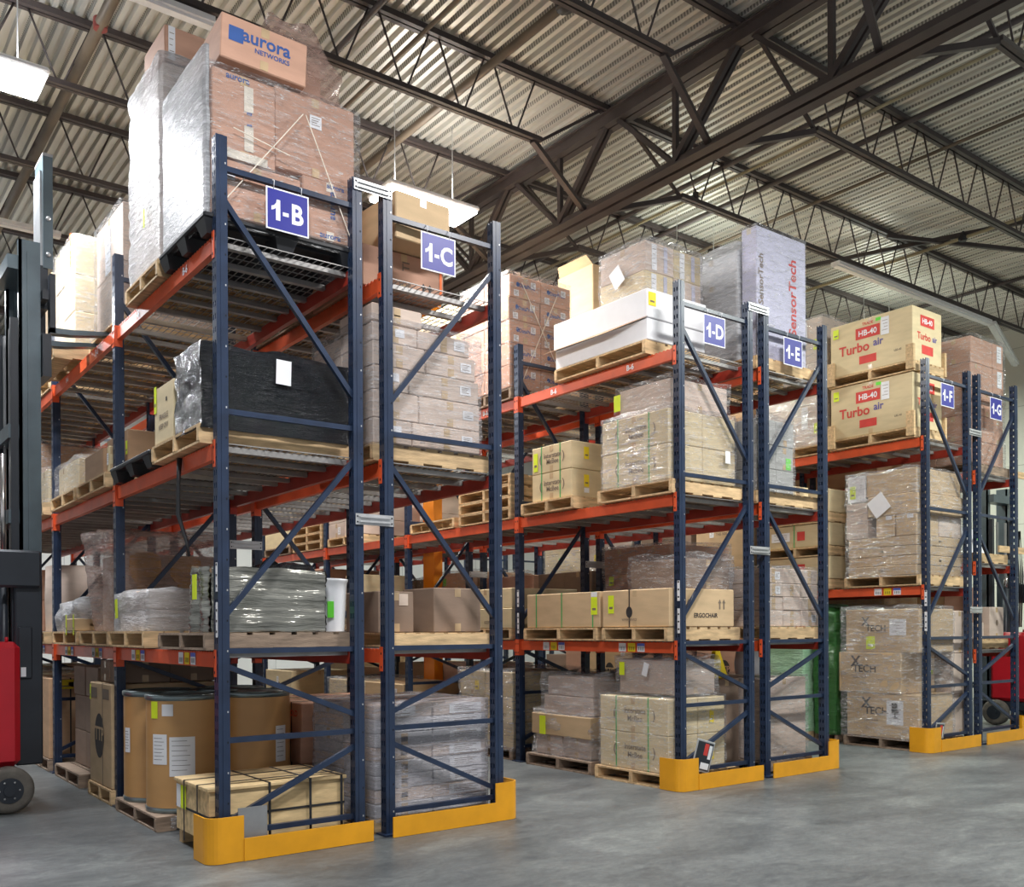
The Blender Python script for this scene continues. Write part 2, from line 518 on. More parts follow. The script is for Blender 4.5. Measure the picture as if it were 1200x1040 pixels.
# corrugated deck, flutes run along y
def deck():
    g = MB()
    P, x = 0.113, -14.0
    prof = []
    while x < 17.7:
        prof += [(x, 7.605), (x + 0.048, 7.605), (x + 0.062, 7.655), (x + 0.098, 7.655)]
        x += P
    n = len(prof)
    ys = [-14.0, 16.0]
    vs = [(px, y, pz) for y in ys for px, pz in prof] + [(px, y, pz + 0.004) for y in ys for px, pz in prof]
    fs = [(i, i + 1, n + i + 1, n + i) for i in range(n - 1)]
    fs = [f[::-1] for f in fs]
    fs += [(2 * n + i, 2 * n + i + 1, 3 * n + i + 1, 3 * n + i) for i in range(n - 1)]
    g.add(vs, fs, 'deck')
    g.box(-14, 17.9, -14, 16.2, 7.67, 7.8, 'steel')
    return struct('ceiling', g)
deck()

JOIST_B = [0.08 + 1.96 * k for k in range(-5, 9)]
GIRDERS = [-6.4, 5.47]
def joist(a0, a1):
    """open web joist from a0 to a1 along x, local y = 0; parts: chords and web"""
    t = MB()
    for s in (-1, 1):
        t.box(a0, a1, s * 0.034 - 0.024, s * 0.034 + 0.024, 7.540, 7.600, 'steel')
    e = 1.05
    b_ = MB()
    for s in (-1, 1):
        b_.box(a0 + e, a1 - e, s * 0.030 - 0.021, s * 0.030 + 0.021, 6.875, 6.925, 'steel')
    w = MB()
    n = max(1, round((a1 - a0 - 2 * e) / 0.70))
    p = (a1 - a0 - 2 * e) / n
    for i in range(n):
        x = a0 + e + p * (i + 0.5)
        w.tube([(x - 0.02, 0, 6.9), (x - p / 2 + 0.05, 0, 7.57)], 0.011, 'steel', 5)
        w.tube([(x + 0.02, 0, 6.9), (x + p / 2 - 0.05, 0, 7.57)], 0.011, 'steel', 5)
    w.bar((a0 + e, 0, 6.9), (a0 + 0.12, 0, 7.55), 0.04, 0.03, 'steel')
    w.bar((a1 - e, 0, 6.9), (a1 - 0.12, 0, 7.55), 0.04, 0.03, 'steel')
    return t, b_, w
spans = [(-14.0, -6.45, 'left'), (-6.35, 5.40, 'left'), (5.54, 17.65, 'right')]
ordw = ['first', 'second', 'third', 'fourth', 'fifth', 'sixth', 'seventh', 'eighth', 'ninth', 'tenth', 'eleventh', 'twelfth', 'thirteenth', 'fourteenth']
for si, (a0, a1, side) in enumerate(spans[1:]):
    proto = None
    for k, jb in enumerate(JOIST_B):
        if jb < -4.5: continue
        lab = 'dark open-web roof joist %s of the big girder, %s from the front' % (side, ordw[k - 1])
        if proto is None:
            r = empty('roof_joist', (0, jb, 0), lab, 'roof joist', 'open-web joists carrying the roof deck')
            t, b_, w = joist(a0, a1)
            t.build('top_chord', r); b_.build('bottom_chord', r); w.build('web', r)
            proto = r
        else:
            r = copy_tree(proto); r.location = (0, jb, 0); r['label'] = lab
def girder(A, label):
    r = empty('roof_girder', (A, 0, 6.5), label, 'roof girder')
    def T(m): return m.build
    g = MB()
    for s in (-1, 1):
        g.box(s * 0.055 - 0.045, s * 0.055 + 0.045, -14, 16, 0.92, 1.04, 'steel')
        g.box(s * 0.075 - 0.075, s * 0.075 + 0.075, -14, 16, 1.03, 1.05, 'steel')
    g.build('top_chord', r)
    g = MB()
    for s in (-1, 1):
        g.box(s * 0.085 - 0.062, s * 0.085 + 0.062, -14, 16, 0.0, 0.02, 'steel')
        g.box(s * 0.032 - 0.008, s * 0.032 + 0.008, -14, 16, 0.02, 0.13, 'steel')
    g.build('bottom_chord', r)
    for k, jb in enumerate(JOIST_B[:-1]):
        mid = jb + 0.98
        g = MB()
        for s in (-1, 1):
            g.bar((s * 0.04, mid, 0.08), (s * 0.04, jb + 0.10, 0.95), 0.05, 0.07, 'steel')
            g.bar((s * 0.04, mid, 0.08), (s * 0.04, jb + 1.86, 0.95), 0.028, 0.05, 'steel')
        g.bar((0, mid, 0.08), (0, mid, 0.95), 0.055, 0.055, 'steel')
        g.build('web_member', r)
    return r
GIRD = girder(GIRDERS[1], 'large dark truss girder crossing the roof above rack 1-D')
for k, jb in enumerate(JOIST_B[3:9]):
    g = MB()
    g.bar((4.25, jb, 6.88), (5.40, jb + 0.45, 6.57), 0.06, 0.06, 'steel')
    g.bar((6.60, jb, 6.88), (5.54, jb + 0.45, 6.57), 0.06, 0.06, 'steel')
    o = g.build('knee_brace', at=(5.47, jb, 6.57)); o.location = (5.47, jb, 6.57)
    attach(o, GIRD)

# pipes and bridging under the deck, all along y
def pipe(a, z, r_, key, name, label, y0=-8, y1=15.5, drops=()):
    g = MB(); g.tube([(0, y0, 0), (0, y1, 0)], r_, key, 10)
    R_ = empty(name, (a, 0, z), label, 'pipe')
    g.build('pipe_run', R_)
    for y in drops:
        g = MB()
        g.tube([(0, y, 0), (0, y, 0.10)], r_ * 0.6, 'black', 8)
        g.lathe([(r_ * 1.9, -0.05), (r_ * 2.0, 0.05)], 'black', 10, 0, y)
        g.tube([(0, y - 0.06, 0), (0, y + 0.06, 0)], r_ * 1.6, 'black', 10)
        g.build('sprinkler_head', R_)
    return R_
pipe(3.58, 7.40, 0.045, 'pipe', 'sprinkler_pipe', 'thick brown sprinkler pipe left of the girder with a black head', y1=15.5, drops=(0.7, 6.5))
pipe(2.70, 7.36, 0.022, 'pipe', 'conduit', 'thin brown conduit running beside the thick sprinkler pipe', drops=())
pipe(2.24, 7.48, 0.030, 'steel', 'bridging_bar', 'dark bridging bar under the deck left of the thin conduit')
SPR = pipe(0.05, 7.15, 0.055, 'pipe', 'sprinkler_pipe', 'sprinkler pipe above the left aisle lamp with red couplings', drops=())
pipe(7.62, 7.42, 0.020, 'pipe_tan', 'conduit', 'tan conduit just right of the roof girder', drops=(2.7,))
pipe(7.42, 7.50, 0.032, 'steel', 'bridging_bar', 'dark bridging bar tight beside the tan conduit')
pipe(8.31, 7.50, 0.035, 'steel', 'bridging_bar', 'dark bridging bar between the tan conduit and far joists')
pipe(9.15, 7.44, 0.022, 'pipe', 'conduit', 'thin double conduit over rack 1-F')
pipe(11.9, 7.40, 0.025, 'pipe_tan', 'sprinkler_pipe', 'far tan sprinkler pipe over the last aisle', drops=(1.2,))
pipe(14.6, 7.50, 0.03, 'steel', 'bridging_bar', 'dark bridging bar nearest the right wall')
g = MB()
for (y, zz) in ((3.2, 0),):
    g.lathe([(0.062, -0.05), (0.066, 0.0), (0.062, 0.05)], 'sprink_red', 12, 0, y)
o = g.build('pipe_coupling', loc=(0.05, 0, 7.15)); attach(o, SPR); o['label'] = 'dull red coupling'
g = MB()
g.bar((10.9, 3.9, 7.46), (12.9, -1.4, 7.46), 0.05, 0.06, 'steel')
g.bar((11.0, 1.9, 7.44), (14.0, 0.6, 7.44), 0.05, 0.06, 'steel')
o = g.build('roof_brace', at=(12, 1, 7.5)); o.location = (12, 1, 7.5); tag(o, 'crossed dark brace bars under the deck at far right', 'brace')

# light fixtures
def high_bay(i, x, y, z, pw, colr, label):
    r = empty('high_bay_light', (x, y, z), label, 'ceiling light', 'fluorescent high bay lights')
    g = MB()
    g.cbox(-0.62, 0.62, -0.27, 0.27, 0.03, 0.09, 'fixture', 0.02)
    g.box(-0.45, 0.45, -0.08, 0.08, 0.09, 0.15, 'fixture')
    g.build('housing', r)
    g = MB()
    g.cbox(-0.60, 0.60, -0.25, 0.25, 0.0, 0.035, 'lamp', 0.012)
    g.build('lamp_lens', r)
    g = MB()
    for s in (-1, 1):
        g.tube([(s * 0.4, 0, 0.15), (s * 0.4, 0, 1.15)], 0.006, 'galv', 5)
    g.build('hanging_rod', r)
    ld = bpy.data.lights.new('lamp_light', 'AREA')
    ld.shape = 'RECTANGLE'; ld.size = 1.15; ld.size_y = 0.45
    ld.energy = pw * 1.15; ld.color = colr
    lo = bpy.data.objects.new('lamp_light', ld); COL.objects.link(lo)
    lo.parent = r; lo.location = (0, 0, -0.03)
    lu = bpy.data.lights.new('lamp_uplight', 'AREA')      # open-topped fixture: part of the light goes up
    lu.shape = 'RECTANGLE'; lu.size = 1.1; lu.size_y = 0.4
    lu.energy = pw * 0.085; lu.color = colr
    lq = bpy.data.objects.new('lamp_uplight', lu); COL.objects.link(lq)
    lq.parent = r; lq.location = (0, 0, 0.17); lq.rotation_euler = (math.pi, 0, 0)
    return r
lamp_lab = ['bright fluorescent lamp at the left edge over the lift truck aisle', 'bright fluorescent lamp behind sign 1-C',
            'fluorescent lamp over the aisle right of rack 1-E', 'fluorescent lamp over the last aisle by the right wall',
            'fluorescent lamp above the floor left of the camera', 'fluorescent lamp above the open floor in front of 1-C',
            'fluorescent lamp above the open floor in front of 1-E', 'fluorescent lamp far down the aisle between 1-C and 1-D',
            'fluorescent lamp far down the left aisle', 'fluorescent lamp far down the aisle right of 1-E', 'fluorescent lamp above the open floor before 1-G']
for i, (x, y, z, pw, cc) in enumerate(LAMPS):
    high_bay(i, x, y, z, pw, cc, lamp_lab[i])
def strip(p, q, label):
    g = MB()
    p, q = Vector(p), Vector(q)
    g.bar(p, q, 0.14, 0.05, 'fixture')
    g.bar(p + Vector((0, 0, -0.035)), q + Vector((0, 0, -0.035)), 0.08, 0.03, 'fixture')
    c = (p + q) / 2
    o = g.build('strip_light', at=c); o.location = c
    tag(o, label, 'strip light')
strip((9.83, 2.02, 6.80), (14.33, 2.02, 6.80), 'long white strip fixture hung under a joist over rack 1-F')
strip((14.4, 2.0, 6.80), (17.2, 2.9, 6.75), 'white strip fixture angled towards the right wall')
strip((-0.4, 2.06, 6.82), (0.70, 2.06, 6.82), 'white strip fixture above the wrapped load over sign 1-B')
strip((-1.6, 7.60, 6.80), (0.61, 7.60, 6.80), 'white strip fixture behind the lift truck mast')

# ------------------------------------------------------------------ pallet racks
L = 2.454
ROWS = {'B': 0.0, 'C': 1.24, 'D': 4.36, 'E': 5.60, 'F': 8.66, 'G': 9.90}
LEV = {'B': (1.36, 2.74, 4.11), 'C': (1.36, 2.74, 4.11), 'D': (1.37, 2.76, 4.13), 'E': (1.37, 2.76, 4.13),
       'F': (2.00, 3.80), 'G': (1.20, 2.33, 3.50)}
MIR = {'B': 0, 'C': 1, 'D': 0, 'E': 1, 'F': 0, 'G': 1}
BAYS = {'B': 4, 'C': 4, 'D': 4, 'E': 4, 'F': 4, 'G': 4}
H = 4.75; DP = 0.99

def post_mesh():
    g = MB()
    w = 0.038
    # roll-formed box post: plain faces across the aisle direction, slotted faces along it
    g.box(-w, w, -w, -w + 0.006, 0.01, H, 'blue')
    g.box(-w, w, w - 0.006, w, 0.01, H, 'blue')
    g.box(-0.010, 0.010, -w - 0.003, -w, 0.01, H, 'blue')
    for sx in (-1, 1):
        x0, x1 = (-w, -w + 0.005) if sx < 0 else (w - 0.005, w)
        for (y0, y1) in ((-w + .006, -0.024), (-0.009, 0.009), (0.024, w - .006)):
            g.box(x0, x1, y0, y1, 0.01, H, 'blue')
        z = 0.01
        while z < H - 0.001:
            z1 = min(z + 0.048, H)
            g.box(x0, x1, -0.024, -0.009, z, z1, 'blue'); g.box(x0, x1, 0.009, 0.024, z, z1, 'blue')
            z += 0.085
    for i in range(23):
        z = 0.17 + i * 0.20
        g.box(0.020, 0.028, -w - 0.002, -w, z - 0.006, z + 0.006, 'galv' if i % 2 == 0 else 'hole')
    me = g.build('post'); return me
def plate_mesh():
    g = MB(); g.box(-0.07, 0.07, -0.09, 0.07, 0, 0.012, 'blue'); return g.build('base_plate')
NODES = [('h', 4.55), ('d', 4.34, 3.18), ('h', 2.95), ('d', 1.61, 2.72), ('h', 1.37), ('d', 1.27, 0.90), ('h', 0.78), ('d', 0.24, 0.67), ('h', 0.17)]
def build_frame(parent, mir):
    fr = empty('upright_frame', (0, 0, 0), None, None)
    if 'label' in fr: del fr['label']
    fr.parent = parent
    p = post_mesh(); p.parent = fr
    p2 = p.copy(); COL.objects.link(p2); p2.location = (DP, 0, 0)
    b1 = plate_mesh(); b1.parent = fr
    b2 = b1.copy(); COL.objects.link(b2); b2.location = (DP, 0, 0)
    for nd in NODES:
        g = MB()
        x0, x1 = 0.036, DP - 0.036
        if nd[0] == 'h':
            g.bar((x0, 0, nd[1]), (x1, 0, nd[1]), 0.034, 0.036, 'blue')
            nm = 'cross_bar'
        else:
            za, zb = (nd[2], nd[1]) if mir else (nd[1], nd[2])
            g.bar((x0 - 0.01, 0.0, za), (x1 + 0.01, 0.0, zb), 0.034, 0.036, 'blue')
            nm = 'diagonal_brace'
        g.build(nm, fr)
    return fr

def beam_mesh(h=0.10, key='orange'):
    g = MB()
    x = 0.022
    g.box(-x, x, 0.040, L - 0.040, -h, 0, key)
    for k in range(int((L - 0.1) / 0.05)):      # stepped edge where the deck wires hook on
        g.box(-x - 0.002, -x + 0.004, 0.06 + k * 0.05, 0.085 + k * 0.05, -0.012, 0.006, key)
    return g.build('load_beam')
def conn_mesh(key='orange'):
    g = MB()
    g.box(-0.042, -0.032, 0.0, 0.045, -0.16, 0.02, key)
    g.box(-0.042, 0.024, 0.036, 0.045, -0.16, 0.02, key)
    for z in (-0.13, -0.03):
        g.box(-0.044, -0.042, 0.012, 0.024, z - 0.008, z + 0.008, 'hole')
    return g.build('connector')
def deck_mesh():
    """half-bay wire deck with three support channels, hung on the beams"""
    g = MB()
    w = L / 2 - 0.06
    n = 11
    for i in range(n + 1):
        y = 0.03 + (w) * i / n
        g.box(-0.02, DP + 0.02, y - 0.003, y + 0.003, 0.002, 0.008, 'wire')
    for i in range(19):
        x = 0.02 + (DP - 0.04) * i / 18
        g.box(x - 0.0025, x + 0.0025, 0.03, 0.03 + w, -0.003, 0.003, 'wire')
    for i in range(4):
        y = 0.12 + (w - 0.18) * i / 3
        g.box(0.025, DP - 0.025, y - 0.022, y + 0.022, -0.038, -0.004, 'wire')
    return g.build('wire_deck')

ROWNAME = {k: '1-' + k for k in ROWS}
racklab = {
 'B': 'blue and orange pallet rack with sign 1-B, nearest on the left',
 'C': 'blue and orange pallet rack with sign 1-C, back to back with 1-B',
 'D': 'blue and orange pallet rack with sign 1-D, middle pair, left',
 'E': 'blue and orange pallet rack with sign 1-E, middle pair, right',
 'F': 'blue and orange pallet rack with sign 1-F, far pair, left',
 'G': 'blue and orange pallet rack with sign 1-G, far pair, right'}
def stickers(parent, y, kind, groups):
    for gy in groups:
        for j, (dy, col) in enumerate(((0.0, 'white'), (-0.13, 'sun'), (-0.26, 'white'))):
            g = MB()
            yy = gy + dy
            g.box(-0.0275, -0.0255, yy - 0.05, yy + 0.05, -0.092, -0.008, col)
            if j == 2:
                g.box(-0.0285, -0.0275, yy - 0.05, yy + 0.05, -0.036, -0.008, 'lblue')
            for k in range(4):
                g.box(-0.0285, -0.0275, yy - 0.035 + k * 0.02, yy - 0.028 + k * 0.02, -0.078, -0.045, 'ink')
            g.build('shelf_label', parent)
first_frame = {}
for row, a in ROWS.items():
    rk = empty('pallet_rack', (a, 0, 0), racklab[row], 'pallet rack', 'pallet racks')
    nb = BAYS[row]
    mir = MIR[row]
    for k in range(nb + 1):
        if mir not in first_frame:
            fr = build_frame(rk, mir); first_frame[mir] = fr
        else:
            fr = copy_tree(first_frame[mir], rk)
        fr.location = (0, k * L, 0)
    for li, z in enumerate(LEV[row]):
        for k in range(nb):
            for side in (0, 1):
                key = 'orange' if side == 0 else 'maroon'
                nm = ('beam', key)
                if nm not in first_frame:
                    bm_ = beam_mesh(0.10, key); cn = conn_mesh(key); cn.parent = bm_
                    c2 = cn.copy(); COL.objects.link(c2); c2.parent = bm_; c2.scale = (1, -1, 1); c2.location = (0, L, 0)
                    bm_.parent = rk
                    first_frame[nm] = bm_
                else:
                    bm_ = copy_tree(first_frame[nm], rk)
                for ch in [c for c in bm_.children if c.name.startswith('shelf_label')]:
                    bpy.data.objects.remove(ch)
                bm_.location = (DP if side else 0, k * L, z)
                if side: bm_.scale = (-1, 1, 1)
                if side == 0 and li == 0 and k < 3 and row in 'BDF':
                    stk = MB()
                    lbs = [0.75, 1.95] if row != 'F' else [0.62]
                    if k: lbs = [0.8, 1.9]
                    stickers(bm_, 0, 0, lbs)
                if side == 0 and li == len(LEV[row]) - 1 and k < 2 and row in 'BD':
                    for gy in (0.62, 1.80):
                        g = MB()
                        g.text('B-6', (-0.0265, gy, -0.05), (0, -1, 0), (0, 0, 1), 0.075, 'sign_white', bold=0.03)
                        g.build('stencil', bm_)
            for hf in (0, 1):
                if 'deck' not in first_frame:
                    dk = deck_mesh(); dk.parent = rk; first_frame['deck'] = dk
                else:
                    dk = first_frame['deck'].copy(); COL.objects.link(dk); dk.parent = rk
                dk.location = (0, k * L + hf * L / 2, z)
    # white slot labels on the end posts
    if row in 'BDF':
        for (pz0, pz1) in ((1.46, 1.69), (1.76, 1.95)):
            g = MB()
            g.box(-0.042, -0.0405, -0.036, -0.004, pz0, pz1, 'white')
            for q in range(3):
                g.box(-0.0430, -0.042, -0.030, -0.010, pz0 + 0.03 + q * 0.07, pz0 + 0.045 + q * 0.07, 'ink')
            g.build('post_label', rk)
            if row == 'D':
                o2 = g.build('post_label', rk); o2.location = (0, L, 0)
# galvanised row spacers between back-to-back frames belong to the left rack of each pair
for row in 'BDF':
    rk = [o for o in COL.objects if o.name.startswith('pallet_rack') and abs(o.location.x - ROWS[row]) < 1e-4][0]
    zs = {'B': (4.70, 2.30), 'D': (4.70, 2.28), 'F': (3.98, 1.72)}[row]
    for k in range(BAYS[row] + 1):
        for z in zs:
            g = MB()
            x0, x1 = DP - 0.03, 1.24 + 0.03
            y = -0.046
            g.box(x0, x1, y - 0.003, y, z - 0.04, z + 0.04, 'galv')
            g.box(x0 + 0.03, x1 - 0.03, y - 0.016, y - 0.003, z + 0.012, z + 0.022, 'galv')
            g.box(x0 + 0.03, x1 - 0.03, y - 0.016, y - 0.003, z - 0.022, z - 0.012, 'galv')
            for xx in (x0 + 0.015, x1 - 0.015):
                for dz in (-0.02, 0.02):
                    g.box(xx - 0.005, xx + 0.005, y - 0.007, y - 0.003, z + dz - 0.005, z + dz + 0.005, 'hole')
            o = g.build('row_spacer', rk); o.location = (0, k * L, 0)

# location signs hanging on the top cross bars
for row, a in ROWS.items():
    x = a + (0.46 if row in 'BDF' else 0.44)
    r = empty('location_sign', (x, -0.032, 4.22), 'blue sign with white lettering 1-%s on the rack end' % row, 'sign', 'rack end signs')
    g = MB()
    g.box(-0.155, 0.155, -0.004, 0.0, 0, 0.285, 'sign_white')
    g.build('board', r)
    g = MB()
    g.box(-0.145, 0.145, -0.0055, -0.004, 0.010, 0.275, 'sign_blue')
    g.build('sign_face', r)
    g = MB()
    # the numeral with its flag, then dash and letter
    one = [(-0.118, 0.130), (-0.118, 0.157), (-0.098, 0.166), (-0.084, 0.186), (-0.080, 0.208), (-0.055, 0.208), (-0.055, 0.068), (-0.086, 0.068), (-0.086, 0.150), (-0.102, 0.137)]
    g.add([(x, -0.0065, z) for x, z in one], [tuple(range(len(one)))[::-1]], 'sign_white')
    g.add([(x, -0.0065, z) for x, z in ((-0.036, 0.108), (0.006, 0.108), (0.006, 0.133), (-0.036, 0.133))], [(0, 1, 2, 3)], 'sign_white')
    g.text(row, (0.072, -0.0065, 0.138), (1, 0, 0), (0, 0, 1), 0.188, 'sign_white', bold=0.03, sx=0.86)
    g.build('lettering', r, )
    for sx in (-0.10, 0.10):
        g = MB()
        g.tube([(sx, -0.003, 0.27), (sx, -0.012, 0.33), (sx, 0.03, 0.352), (sx, 0.055, 0.33), (sx, 0.02, 0.275)], 0.003, 'white', 5)
        g.build('cable_tie', r)

# yellow end-of-aisle guards
def guard(x0, x1, tall_left, label):
    """bent plate: low run along the frame end, tall curved wing around the aisle-side post"""
    r = empty('rack_guard', ((x0 + x1) / 2, -0.14, 0), label, 'rack guard', 'yellow rack guards')
    cx_ = (x0 + x1) / 2
    s = 1 if tall_left else -1
    far = (x1 if tall_left else x0) - cx_          # end of the low run
    near = (x0 if tall_left else x1) - cx_         # outer side of the wing
    kn = near + s * 0.24
    g = MB(); lo, hi = min(kn, far), max(kn, far)
    g.box(lo, hi, -0.006, 0.006, 0.003, 0.15, 'yellow')
    g.build('low_plate', r)
    pts = [(kn, 0.0)]
    rad = 0.09
    cxr = near + s * rad
    for i in range(7):
        t = i / 6 * math.pi / 2
        pts.append((cxr - s * rad * math.sin(t), rad - rad * math.cos(t)))
    pts.append((near, 0.27))
    g = MB()
    th = 0.010
    n = len(pts)
    inner = []
    for i, (x, y) in enumerate(pts):
        pa = pts[max(i - 1, 0)]; pb = pts[min(i + 1, n - 1)]
        dx, dy = pb[0] - pa[0], pb[1] - pa[1]
        l_ = math.hypot(dx, dy) * (1 if s > 0 else -1)
        inner.append((x + dy / l_ * th, y - dx / l_ * th))
    vs = [(x, y, 0.003) for x, y in pts] + [(x, y, 0.30) for x, y in pts] + [(x, y, 0.003) for x, y in inner] + [(x, y, 0.30) for x, y in inner]
    fs = []
    for i in range(n - 1):
        fs += [(i, i + 1, n + i + 1, n + i), (2 * n + i, 3 * n + i, 3 * n + i + 1, 2 * n + i + 1), (n + i, n + i + 1, 3 * n + i + 1, 3 * n + i), (i, 2 * n + i, 2 * n + i + 1, i + 1)]
    fs += [(0, n, 3 * n, 2 * n), (n - 1, 3 * n - 1, 4 * n - 1, 2 * n - 1)]
    g.add(vs, fs, 'yellow')
    g.build('tall_wing', r)
    return r
guard(-0.15, 1.04, True, 'yellow steel end guard at the foot of rack 1-B')
guard(1.20, 2.36, False, 'yellow steel end guard at the foot of rack 1-C')
guard(4.36 - 0.15, 4.36 + 1.03, True, 'yellow steel end guard at the foot of rack 1-D')
guard(5.60 - 0.05, 5.60 + 1.12, False, 'yellow steel end guard at the foot of rack 1-E')
guard(8.66 - 0.16, 8.66 + 1.03, True, 'yellow steel end guard at the foot of rack 1-F')
guard(9.90 - 0.05, 9.90 + 1.14, False, 'yellow steel end guard at the foot of rack 1-G')
# placards tucked behind the guards
def placard(x, label, big):
    r = empty('placard', (x, -0.085, 0.16), label, 'placard', rz=0)
    r.rotation_euler = (0.08, 0.26 if big else 0.1, 0)
    w, h = (0.125, 0.30) if big else (0.10, 0.19)
    g = MB()
    g.cbox(-w, w, -0.004, 0.004, 0, h, 'galv', 0.02)
    g.build('frame', r)
    g = MB(); g.box(-w + 0.018, w - 0.018, -0.006, -0.004, 0.018, h - 0.018, 'charcoal'); g.build('panel', r)
    g = MB(); g.box(-0.01, 0.045, -0.0075, -0.006, h - 0.14, h - 0.03, 'ink_red'); g.box(0.055, w - 0.03, -0.0075, -0.006, h - 0.17, h - 0.04, 'white')
    g.box(-0.02, w - 0.03, -0.0075, -0.006, 0.03, 0.09, 'white') if big else None
    g.build('print', r)
placard(4.52, 'tilted black and red placard in a grey frame behind the 1-D guard', True)
placard(8.78, 'small dark placard poking up behind the 1-F guard', False)
g = MB(); g.box(-0.10, 0.10, -0.003, 0.003, 0.02, 0.34, 'steel_sheet')
o = g.build('metal_sheet', loc=(0.17, -0.085, 0.0)); tag(o, 'bare grey metal sheet behind the yellow 1-B guard', 'metal sheet')

# building column
g = MB()
g.box(-0.075, 0.075, -0.15, -0.135, 0, 6.5, 'col_orange'); g.box(-0.075, 0.075, 0.135, 0.15, 0, 6.5, 'col_orange')
g.box(-0.07, 0.07, -0.135, 0.135, 0, 6.5, 'col_orange')
o = g.build('steel_column', loc=(5.475, 6.06, 0)); tag(o, 'bright orange steel column rising between racks 1-D and 1-E', 'column')

# ------------------------------------------------------------------ goods: cartons, pallets, film
def seed_of(s):
    v = 7
    for ch in s: v = (v * 131 + ord(ch)) % 16777213
    return v
_pal = {}
def pallet(x0, x1, y0, y1, z, label, kind='wood', group=None, h=0.13):
    """stringer pallet: stringers run along x (into the rack)"""
    sx, sy = (x1 - x0), (y1 - y0)
    kk = (kind, round(sx, 1), round(sy, 1))
    if kk not in _pal:
        key = {'wood': 'wood', 'dark': 'wood_dark', 'black': 'black'}[kind]
        r = empty('pallet', (0, 0, 0), None, None)
        if kind == 'black':
            g = MB(); g.cbox(-sx / 2, sx / 2, -sy / 2, sy / 2, 0.10, 0.145, key, 0.012)
            for i in range(5):
                g.box(-sx / 2 + .05, sx / 2 - .05, -sy / 2 + .1 + i * (sy - .2) / 4 - .01, -sy / 2 + .1 + i * (sy - .2) / 4 + .01, 0.085, 0.10, key)
            g.build('deck', r)
            for i in (-1, 0, 1):
                for j in (-1, 0, 1):
                    g = MB(); cx_, cy_ = i * (sx / 2 - .09), j * (sy / 2 - .09)
                    vs = []
                    for zz, w in ((0.0, 0.055), (0.10, 0.085)):
                        vs += [(cx_ - w, cy_ - w, zz), (cx_ + w, cy_ - w, zz), (cx_ + w, cy_ + w, zz), (cx_ - w, cy_ + w, zz)]
                    g.add(vs, [(3, 2, 1, 0), (4, 5, 6, 7), (0, 1, 5, 4), (1, 2, 6, 5), (2, 3, 7, 6), (3, 0, 4, 7)], key)
                    g.build('foot', r)
        else:
            g = MB(); n = 7
            w = sx / n
            for i in range(n):
                g.box(-sx / 2 + i * w + .006, -sx / 2 + (i + 1) * w - .006 - (0.03 if 0 < i < n - 1 else 0), -sy / 2, sy / 2, 0.112, 0.130, key)
            g.build('top_boards', r)
            g = MB()
            for i in (0, 2, 4, 6):
                g.box(-sx / 2 + i * w + .006, -sx / 2 + (i + 1) * w - .012, -sy / 2, sy / 2, 0.0, 0.016, key)
            g.build('bottom_boards', r)
            for j in (-1, 0, 1):
                g = MB(); yy = j * (sy / 2 - .02)
                g.box(-sx / 2, sx / 2, yy - .02, yy + .02, 0.016, 0.112, key)
                g.build('stringer', r)
        _pal[kk] = r
    else:
        r = copy_tree(_pal[kk])
        if 'group' in r: del r['group']
    r.location = ((x0 + x1) / 2, (y0 + y1) / 2, z)
    r.scale = (1, 1, h / 0.13 if kind != 'black' else h / 0.145)
    if kind == 'black':
        r.name = 'plastic_pallet'
    tag(r, label, 'pallet', group)
    return r

